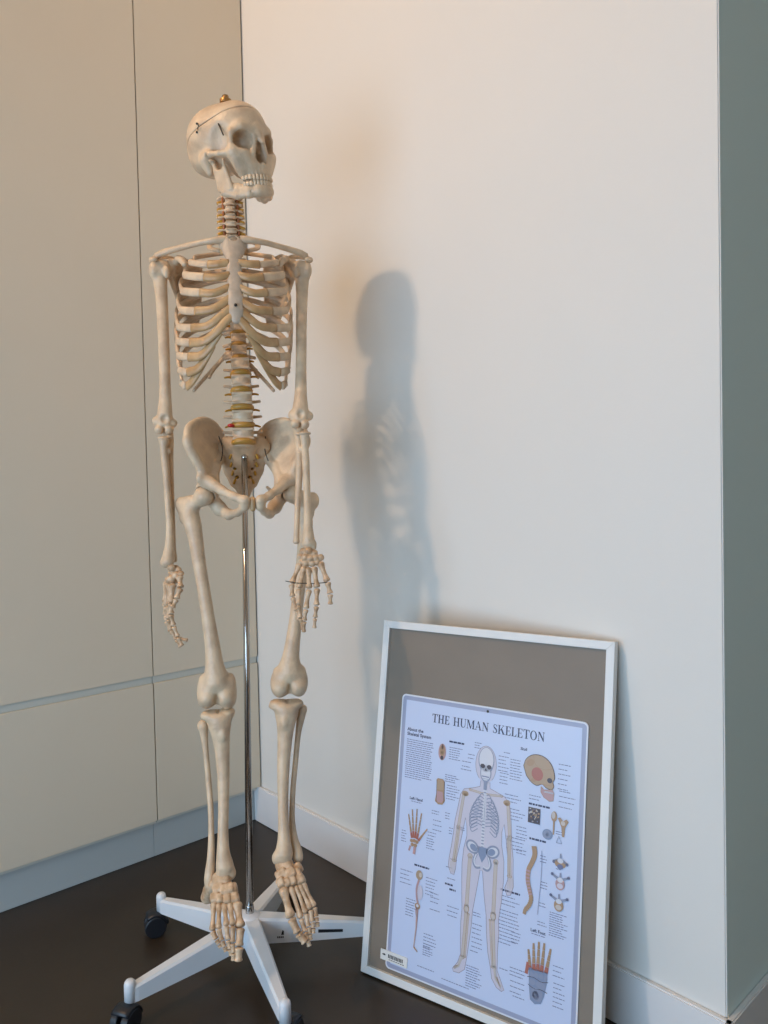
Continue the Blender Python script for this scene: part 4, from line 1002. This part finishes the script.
# stretch the line to its printed width
ctr = FO-(FO+fu*FW/2)*(1, 1, 0)
for i in range(k0, len(art.v)):
    p = np.array(art.v[i]); u = (p-ctr)@fu*1000; art.v[i] = tuple(p+fu*((129+(u-129)*sc_)-u)/1000)
rt = random.Random(3)
def greek(u, v_, w_, ink='ink_text', hgt=1.3, lines=1, lead=4.0, jag=0.25, align=0):
    """illegible small print: rows of word-length dashes"""
    for i in range(lines):
        L = w_*(1-jag*rt.random()); x = u if align == 0 else u+(w_-L); e = x+L
        while x < e-1:
            d = min(rt.uniform(2.5, 8.5), e-x); apoly([(x, v_-i*lead), (x+d, v_-i*lead), (x+d, v_-i*lead+hgt), (x, v_-i*lead+hgt)], ink); x += d+1.0
def word(tx, u, v_, size, ink='ink_navy', bold=0.25):
    cu = bpy.data.curves.new('t', 'FONT'); cu.body = tx; cu.size = size; cu.offset = 0.03*size; cu.fill_mode = 'FRONT'; cu.resolution_u = 2
    to = bpy.data.objects.new('t', cu); COL.objects.link(to); dg = bpy.context.evaluated_depsgraph_get(); me = to.evaluated_get(dg).to_mesh()
    for p in me.polygons: apoly([(u+me.vertices[i].co.x, v_+me.vertices[i].co.y) for i in p.vertices], ink)
    bpy.data.objects.remove(to); bpy.data.curves.remove(cu)
word('About the', 73, 486, 9.0); word('Skeletal System', 73, 477, 9.0)
greek(73, 468, 64, hgt=1.4, lines=18, lead=4.1, jag=.12); greek(73, 394, 44, lines=1)
word('Left Hand', 88, 354, 7.5); greek(92, 350, 28); word('Left Foot', 354, 181, 7.5); greek(356, 177, 30)
word('Skull', 319, 489, 7.0)
for (u, v_, w_) in ((170, 478, 36), (108, 231, 34), (340, 396, 44), (344, 336, 34), (293, 234, 40), (178, 214, 18), (188, 206, 14)): greek(u, v_, w_, 'ink_navy', 3.4, jag=0.05)
# label lines and small captions (u, v, width, number of lines, leading)
for a in ((171,468,30,6,4.3),(165,415,32,4,4),(170,396,28,6,5),(225,486,16,3,4.6),(212,462,18,2,7),(200,447,26,2,9),(198,432,28,1,4),(276,470,22,5,6.5),(280,440,22,4,6),
          (292,404,36,3,6),(298,380,36,4,6),(318,352,28,4,6),(286,478,18,1,4),(300,468,26,8,5.0),(393,476,24,6,8.5),(396,430,30,4,9),(340,412,28,2,6),
          (300,330,38,4,6.5),(170,344,12,3,5),(140,342,18,2,5),(144,325,20,3,9),(134,300,20,2,6),(132,288,20,5,4.6),(74,290,14,5,5),(180,318,10,3,5),(205,324,10,2,4),
          (186,262,20,1,4),(178,246,20,1,4),(182,226,20,1,4),(77,216,28,4,8),(136,215,26,6,6),(148,190,22,3,8),(94,165,26,7,5),(148,160,26,1,5),(138,112,32,5,6),(138,94,22,6,4.0),
          (185,176,26,2,8),(187,160,20,1,8),(240,180,22,2,5),(240,160,26,6,8),(238,112,20,1,8),(295,225,40,3,7),(292,200,40,10,6.2),(232,84,34,9,4.4),(298,100,18,1,4),
          (320,312,22,2,6),(366,312,16,3,5),(369,268,14,3,5),(368,232,14,2,5),(366,200,20,2,5),(388,222,34,11,3.8),(318,168,20,4,5.5),(398,136,22,3,8),(400,108,22,6,7.5),(318,108,36,3,6),(320,86,30,3,9),(326,62,24,1,4),
          (393,360,24,2,4),(396,302,12,2,5),(398,272,10,2,6),(128,50,46,1,4),(182,44,60,1,4)):
    u, v_, w_, n_, ld = a; greek(u, v_, w_, 'ink_text', 1.35, n_, ld, 0.35)
# central figure: body outline
CXF = 254.0
def fig(q): return [(CXF+(u-254)*1.0, v_) for u, v_ in q]
body = [(242,419),(241,408),(228,403),(208,397),(201,386),(197,362),(192,335),(190,310),(187,285),(184,265),(183,250),(189,237),(196,236),(199,248),(200,268),(205,292),(210,320),(214,345),(218,330),(219,312),(214,290),(212,262),(213,235),(215,205),(217,180),(216,158),(217,130),(219,100),(214,84),(204,70),(206,65),(218,66),(229,76),(232,96),(235,125),(238,155),(239,182),(244,215),(250,258),(255,258),(261,215),(267,182),(269,155),(274,120),(281,94),(284,78),(294,66),(304,62),(309,66),(302,80),(294,95),(293,130),(294,158),(292,182),(296,215),(298,250),(297,285),(291,312),(290,335),(294,350),(299,325),(303,300),(307,275),(306,255),(301,240),(306,228),(313,230),(318,246),(316,268),(315,292),(311,318),(309,345),(306,372),(302,390),(292,399),(276,404),(262,408),(261,419)]
from mathutils.geometry import tessellate_polygon
def concave(pts, ink):
    for tri in tessellate_polygon([[Vector((a, b_, 0)) for a, b_ in pts]]): apoly([pts[i] for i in tri], ink)
concave(body, 'ink_skin'); aell(251, 450, 21.5, 34, 'ink_skin', n=28)
A_layer(); aline(body, 1.1, 'ink_outline')
aline([(251+21.5*math.cos(t), 450+34*math.sin(t)) for t in np.linspace(-0.9, math.pi+0.9, 24)], 0.9, 'ink_outline')
# bones of the figure
def abone(p, q, w_, ink='ink_bone', edge='ink_tan', knob=1.5):
    aline([p, q], w_+1.3, edge)
    for e in (p, q): aell(e[0], e[1], w_*knob/2+0.9, w_*knob/2+0.6, edge, n=10)
def abone2(p, q, w_, ink='ink_bone', knob=1.5):
    aline([p, q], w_, ink)
    for e in (p, q): aell(e[0], e[1], w_*knob/2, w_*knob/2-0.2, ink, n=10)
BON = [((208,388),(200,325),4.5),((199,322),(193,262),3.0),((202,322),(197,262),2.4),((299,391),(306,330),4.5),((306,326),(311,262),3.0),((303,326),(307,262),2.4),
       ((228,278),(226,186),6.0),((281,280),(281,188),6.0),((226,178),(223,96),4.6),((231,174),(228,98),2.2),((281,180),(288,98),4.6),((275,176),(284,98),2.2),((221,398),(250,396),2.6),((286,399),(256,396),2.6)]
for p, q, w_ in BON: abone(p, q, w_)
A_layer()
for p, q, w_ in BON: abone2(p, q, w_)
for u, v_ in ((226,182),(281,184)): aell(u, v_, 5.5, 7, 'ink_tan'); 
A_layer()
for u, v_ in ((226,182),(281,184)): aell(u, v_, 4.2, 5.5, 'ink_bone')
for u in (211, 297): aell(u, 389, 7, 5, 'ink_ochre'); aell(u, 387, 3.5, 3, 'ink_tan')
for hx, sg in ((192, -1), (311, 1)):
    for k in range(4): aline([(hx+(k-1.5)*2.4, 260), (hx+(k-1.5)*3.0+sg*0.5, 240)], 1.3, 'ink_bone', 0.8)
# spine, ribs, pelvis
aline([(252, 418), (252, 300)], 5.0, 'ink_grey'); A_layer()
for k in range(20): apoly([(248.5, 415-k*5.8), (255.5, 415-k*5.8), (255.5, 411.5-k*5.8), (248.5, 411.5-k*5.8)], 'ink_pale')
for k in range(10):
    y = 393-k*6.2; wd = [13, 19, 23, 26, 28, 29.5, 30, 30, 29, 27][k]
    for sg in (-1, 1):
        aline(asm([(253+sg*3, y+1), (253+sg*wd*0.6, y+3.0), (253+sg*wd, y-6), (253+sg*wd*0.88, y-14), (253+sg*(5 if k < 6 else wd*0.45), y-11+min(k, 6)*0.8)]), 1.7, 'ink_grey')
A_layer(); apoly([(250.5, 394), (255.5, 394), (255.8, 350), (253, 345), (250.2, 350)], 'ink_pale'); aline([(253, 394), (253, 346)], 1.0, 'ink_slate')
for sg in (-1, 1):
    aell(253+sg*21, 296, 14.5, 11.5, 'ink_grey', rot=sg*0.5)
    aline(asm([(253+sg*12, 286), (253+sg*17, 272), (253+sg*12, 262), (253+sg*3, 264)]), 6.0, 'ink_grey')
apoly([(241, 300), (265, 300), (260, 284), (253, 272), (246, 284)], 'ink_slate')
A_layer()
for sg in (-1, 1):
    aell(253+sg*21, 296, 11, 8, 'ink_pale', rot=sg*0.5); A_layer(); aell(253+sg*18.5, 295, 8, 6, 'ink_slate', rot=sg*0.5)
    aline(asm([(253+sg*12, 285), (253+sg*16, 273), (253+sg*12, 264.5), (253+sg*3, 266)]), 2.8, 'ink_pale')
# skull of the figure
aell(251.5, 458, 16.5, 24, 'ink_grey', n=26); aell(251.5, 434, 11.5, 16, 'ink_grey')
A_layer(); aell(251.5, 459, 14.8, 22, 'ink_pale', n=26); aell(251.5, 434.5, 9.8, 14, 'ink_pale')
A_layer()
for sg in (-1, 1): aell(251.5+sg*6.8, 446.5, 4.9, 4.1, 'ink_dark')
apoly([(249, 439), (254, 439), (251.5, 444)], 'ink_dark'); aline([(244, 428), (259, 428)], 1.8, 'ink_text'); aline([(245.5, 424), (257.5, 424)], 0.8, 'ink_grey')
aline([(251.5, 421), (252, 404)], 6.5, 'ink_grey')
# feet of the figure
aline([(222, 96), (216, 78), (208, 72)], 5, 'ink_bone', 3.5); aline([(289, 96), (292, 80), (303, 70)], 5, 'ink_bone', 3.5)
for k in range(3): aline([(218-k*2, 82-k*1.5), (208-k*1.2, 70.5+k*1.6)], .7, 'ink_tan'); aline([(292+k*1.5, 84), (303-k, 67+k*1.5)], .7, 'ink_tan')
# big skull at the top right: braincase, face, jaw in profile
pr = asm([(327,462),(331,474),(341,483),(354,486),(368,483),(379,474),(385,462),(387,450),(384,443),(386,436),(382,430),(372,431),(364,436),(354,432),(343,436),(333,446)], 4)
concave([tuple(p) for p in pr], 'ink_ochre'); aline(list(pr)+[pr[0]], 1.3, 'ink_dark')
jaw = [(362,432),(368,427),(384,430),(387,424),(386,411),(379,409),(368,414),(362,422)]
concave(jaw, 'ink_pink'); A_layer()
aell(354, 452, 11, 12, 'ink_red', rot=0.4); aell(340, 470, 8, 6, 'ink_tan', rot=0.6); aline(asm([(345,484),(350,468),(366,462),(383,466)]), 0.9, 'ink_tan'); aell(378, 445, 5, 4.5, 'ink_dark'); aell(347, 440, 5, 3, 'ink_tan')
aline([(368, 424), (386, 424)], 2.2, 'ink_pale'); aline([(368, 424), (386, 424)], 0.6, 'ink_dark'); aline([(363, 436), (380, 436)], 1.6, 'ink_tan'); aline(jaw+[jaw[0]], 0.9, 'ink_tan')
# small skull seen from below and bone section
aell(156, 457, 8.5, 16, 'ink_pink'); A_layer(); aell(156, 460, 6, 11, 'ink_tan'); aell(156, 467, 2.2, 5, 'ink_dark'); aell(156, 446, 3.5, 4, 'ink_dark'); aell(156, 456, 3, 3, 'ink_ochre')
concave([(147,403),(150,406),(161,406),(165,402),(165,384),(168,366),(163,358),(153,357),(146,362),(149,382)], 'ink_tan'); A_layer()
concave([(149,402),(151,404),(160,404),(163,400),(163,385),(149,385)], 'ink_ochre'); concave([(150,382),(162,382),(165,367),(161,361),(153,361),(149,365)], 'ink_pink'); aline([(148,402),(149,360)], 0.9, 'ink_dark'); aline([(165,402),(166,362)], 0.9, 'ink_dark')
# little body parts: hand, foot
def rays(base, tips, w0, ink, ink2, seg=4):
    for (bx_, by_), (tx, ty) in zip(base, tips):
        for k in range(seg):
            f0, f1 = k/seg, (k+0.95)/seg
            aline([(bx_+(tx-bx_)*f0, by_+(ty-by_)*f0), (bx_+(tx-bx_)*f1, by_+(ty-by_)*f1)], w0*(1-0.12*k), ink if k < 1 else ink2, w0*(0.85-0.12*k))
rays([(99,281),(103,282),(107,282),(111,281),(114,279)], [(88,325),(96,336),(107,339),(118,333),(133,306)], 4.8, 'ink_red', 'ink_tan')
for u, v_, a in ((99,276,4),(105,277,4),(111,276,4),(101,269,4),(108,269,4)): aell(u, v_, a, 3.4, 'ink_tan')
aline([(97,266),(94,256)], 4, 'ink_pink'); aline([(107,266),(106,252)], 6, 'ink_pink')
rays([(357,116),(364,118),(371,119),(378,119),(386,120)], [(352,150),(361,163),(371,168),(381,169),(393,163)], 7.2, 'ink_red', 'ink_tan')
concave([(354,120),(389,122),(388,102),(384,80),(379,67),(368,63),(359,68),(356,90)], 'ink_slate'); A_layer()
for u, v_, a, b_ in ((360,110,6,5),(369,111,5,5),(378,112,5,5),(386,111,4,6),(362,98,7,6),(378,97,10,7),(371,80,12,12)): aell(u, v_, a-.8, b_-.8, 'ink_grey')
aline(asm([(352,104),(364,106),(378,103),(391,106)]), 1.0, 'ink_dark'); aline(asm([(354,92),(366,88),(378,90),(390,88)]), 1.0, 'ink_dark'); aell(369,78,6,7,'ink_text')
aline([(352,128),(350,108)], 4.5, 'ink_red', 6)
# small side figure
aell(121, 216, 7.5, 9, 'ink_ochre'); aline(asm([(121,207),(117,190),(119,172),(122,160),(119,150),(121,138)]), 4.5, 'ink_pink', 4.0)
aell(125, 184, 6.5, 14, 'ink_skin'); aell(121, 158, 6, 6, 'ink_tan'); aline([(121,152),(121,118),(118,82)], 5.0, 'ink_pink', 2.0); aline([(118,82),(127,75)], 3.2, 'ink_tan', 2)
A_layer(); aell(124, 217, 3.5, 4.5, 'ink_bone'); aell(121, 159, 3, 3, 'ink_pale'); aline([(120,150),(120,120),(118,86)], 1.2, 'ink_bone')
# spongy bone square, cell, joints, spine column, vertebrae
apoly([(340,392),(363,392),(363,365),(340,365)], 'ink_dark'); A_layer()
for k in range(26):
    u, v_ = 341.5+rt.random()*19, 366.5+rt.random()*23; aell(u, v_, rt.uniform(1.4, 3.6), rt.uniform(.8, 2.0), rt.choice(['ink_ochre', 'ink_tan', 'ink_bone', 'ink_text']), rt.uniform(0, 3), 8)
aell(378, 352, 9.5, 9, 'ink_slate'); A_layer(); aell(377.5, 352.5, 7, 6.6, 'ink_grey'); aell(378, 352, 3, 3, 'ink_slate')
aell(389, 385, 5.5, 9, 'ink_tan'); aline([(389,378),(389,354)], 3.5, 'ink_tan', 2); concave([(396,384),(400,386),(406,381),(412,385),(416,381),(410,370),(409,354),(405,354),(403,370)], 'ink_tan')
A_layer(); aell(388, 387, 3.2, 6, 'ink_bone'); aell(406, 377, 4, 4, 'ink_bone'); aline([(395,342),(399,354),(405,342),(395,342)], 1.2, 'ink_slate')
aline(asm([(354,326),(356,312),(352,298),(346,284),(345,266),(349,250),(353,236),(350,224),(343,214),(341,206)]), 9.5, 'ink_tan', 6.0); A_layer()
c = asm([(354,326),(356,312),(352,298),(346,284),(345,266),(349,250),(353,236),(350,224),(343,214)], 3)
for i in range(0, len(c)-1): aline([c[i]+(c[i+1]-c[i])*.15, c[i]+(c[i+1]-c[i])*.75], 8.2, ['ink_tan', 'ink_pink', 'ink_tan'][i*3//len(c)], 7.8)
aline(asm([(369,322),(370,280),(366,212)]), 0.7, 'ink_text')
for u, v_, typ in ((404,312,0),(405,280,1),(404,244,2)):
    A_layer()
    for sg in (-1, 1): aline([(u+sg*3, v_+2), (u+sg*(16 if typ else 14), v_+(8 if typ else -2))], 5.0, 'ink_grey', 3.0); aell(u+sg*(15 if typ else 12), v_+(8 if typ else -3), 2.6, 2.6, 'ink_text')
    aline([(u, v_), (u, v_+13)], 4.0, 'ink_grey', 2.6); aell(u, v_-(6 if typ else 4), 10.5 if not typ else 8.5, 7 if not typ else 10, ('ink_tan', 'ink_pink', 'ink_tan')[typ])
    A_layer(); aell(u, v_+1, 5.4, 4.2, 'ink_pale'); aell(u, v_-9, 5.5, 4.5, ('ink_text', 'ink_skin', 'ink_bone')[typ])
art.build('chart_sheet', INKM, fr)
# hanging hole and pasted label
b = MB(); n = 14; b.poly([FP(249.5+2.6*math.cos(2*math.pi*k/n), 548.5+2.6*math.sin(2*math.pi*k/n), LAY[0]-0.4) for k in range(n)]); b.build('pin', M_WIRE, fr)
M_LAB = mat('white_label', (0.80, 0.78, 0.74, 1), 0.4)
b = MB(); LL = LAY[0]+0.1
q = [(44, 38), (106, 38), (106, 57), (44, 57)]
b.v = [FP(u, v_, -3.3) for u, v_ in q]+[FP(u, v_, LL) for u, v_ in q]; b.f = [(3, 2, 1, 0), (4, 5, 6, 7)]+[(i, (i+1) % 4, (i+1) % 4+4, i+4) for i in range(4)]; b.m = [0]*6
def lq(u0, v0, u1, v1): b.poly([FP(u0, v0, LL+.08), FP(u1, v0, LL+.08), FP(u1, v1, LL+.08), FP(u0, v1, LL+.08)], 1)
x = 62
b.poly([FP(47, 48, LL+.08), FP(53, 50.5, LL+.08), FP(57, 48, LL+.08), FP(53, 46.5, LL+.08)], 1)
for wd in (3.0, 3.4, 2.6, 3.2, 1.6, 3.0, 2.8, 3.4, 2.6, 3.0, 2.8): lq(x, 44.5, x+wd*0.72, 51.5); x += wd+0.35
for x in np.arange(64, 100, 5.2): lq(x, 41.2, x+4.2, 42.4)
b.build('pasted_label', [M_LAB, M_BLACK], fr)
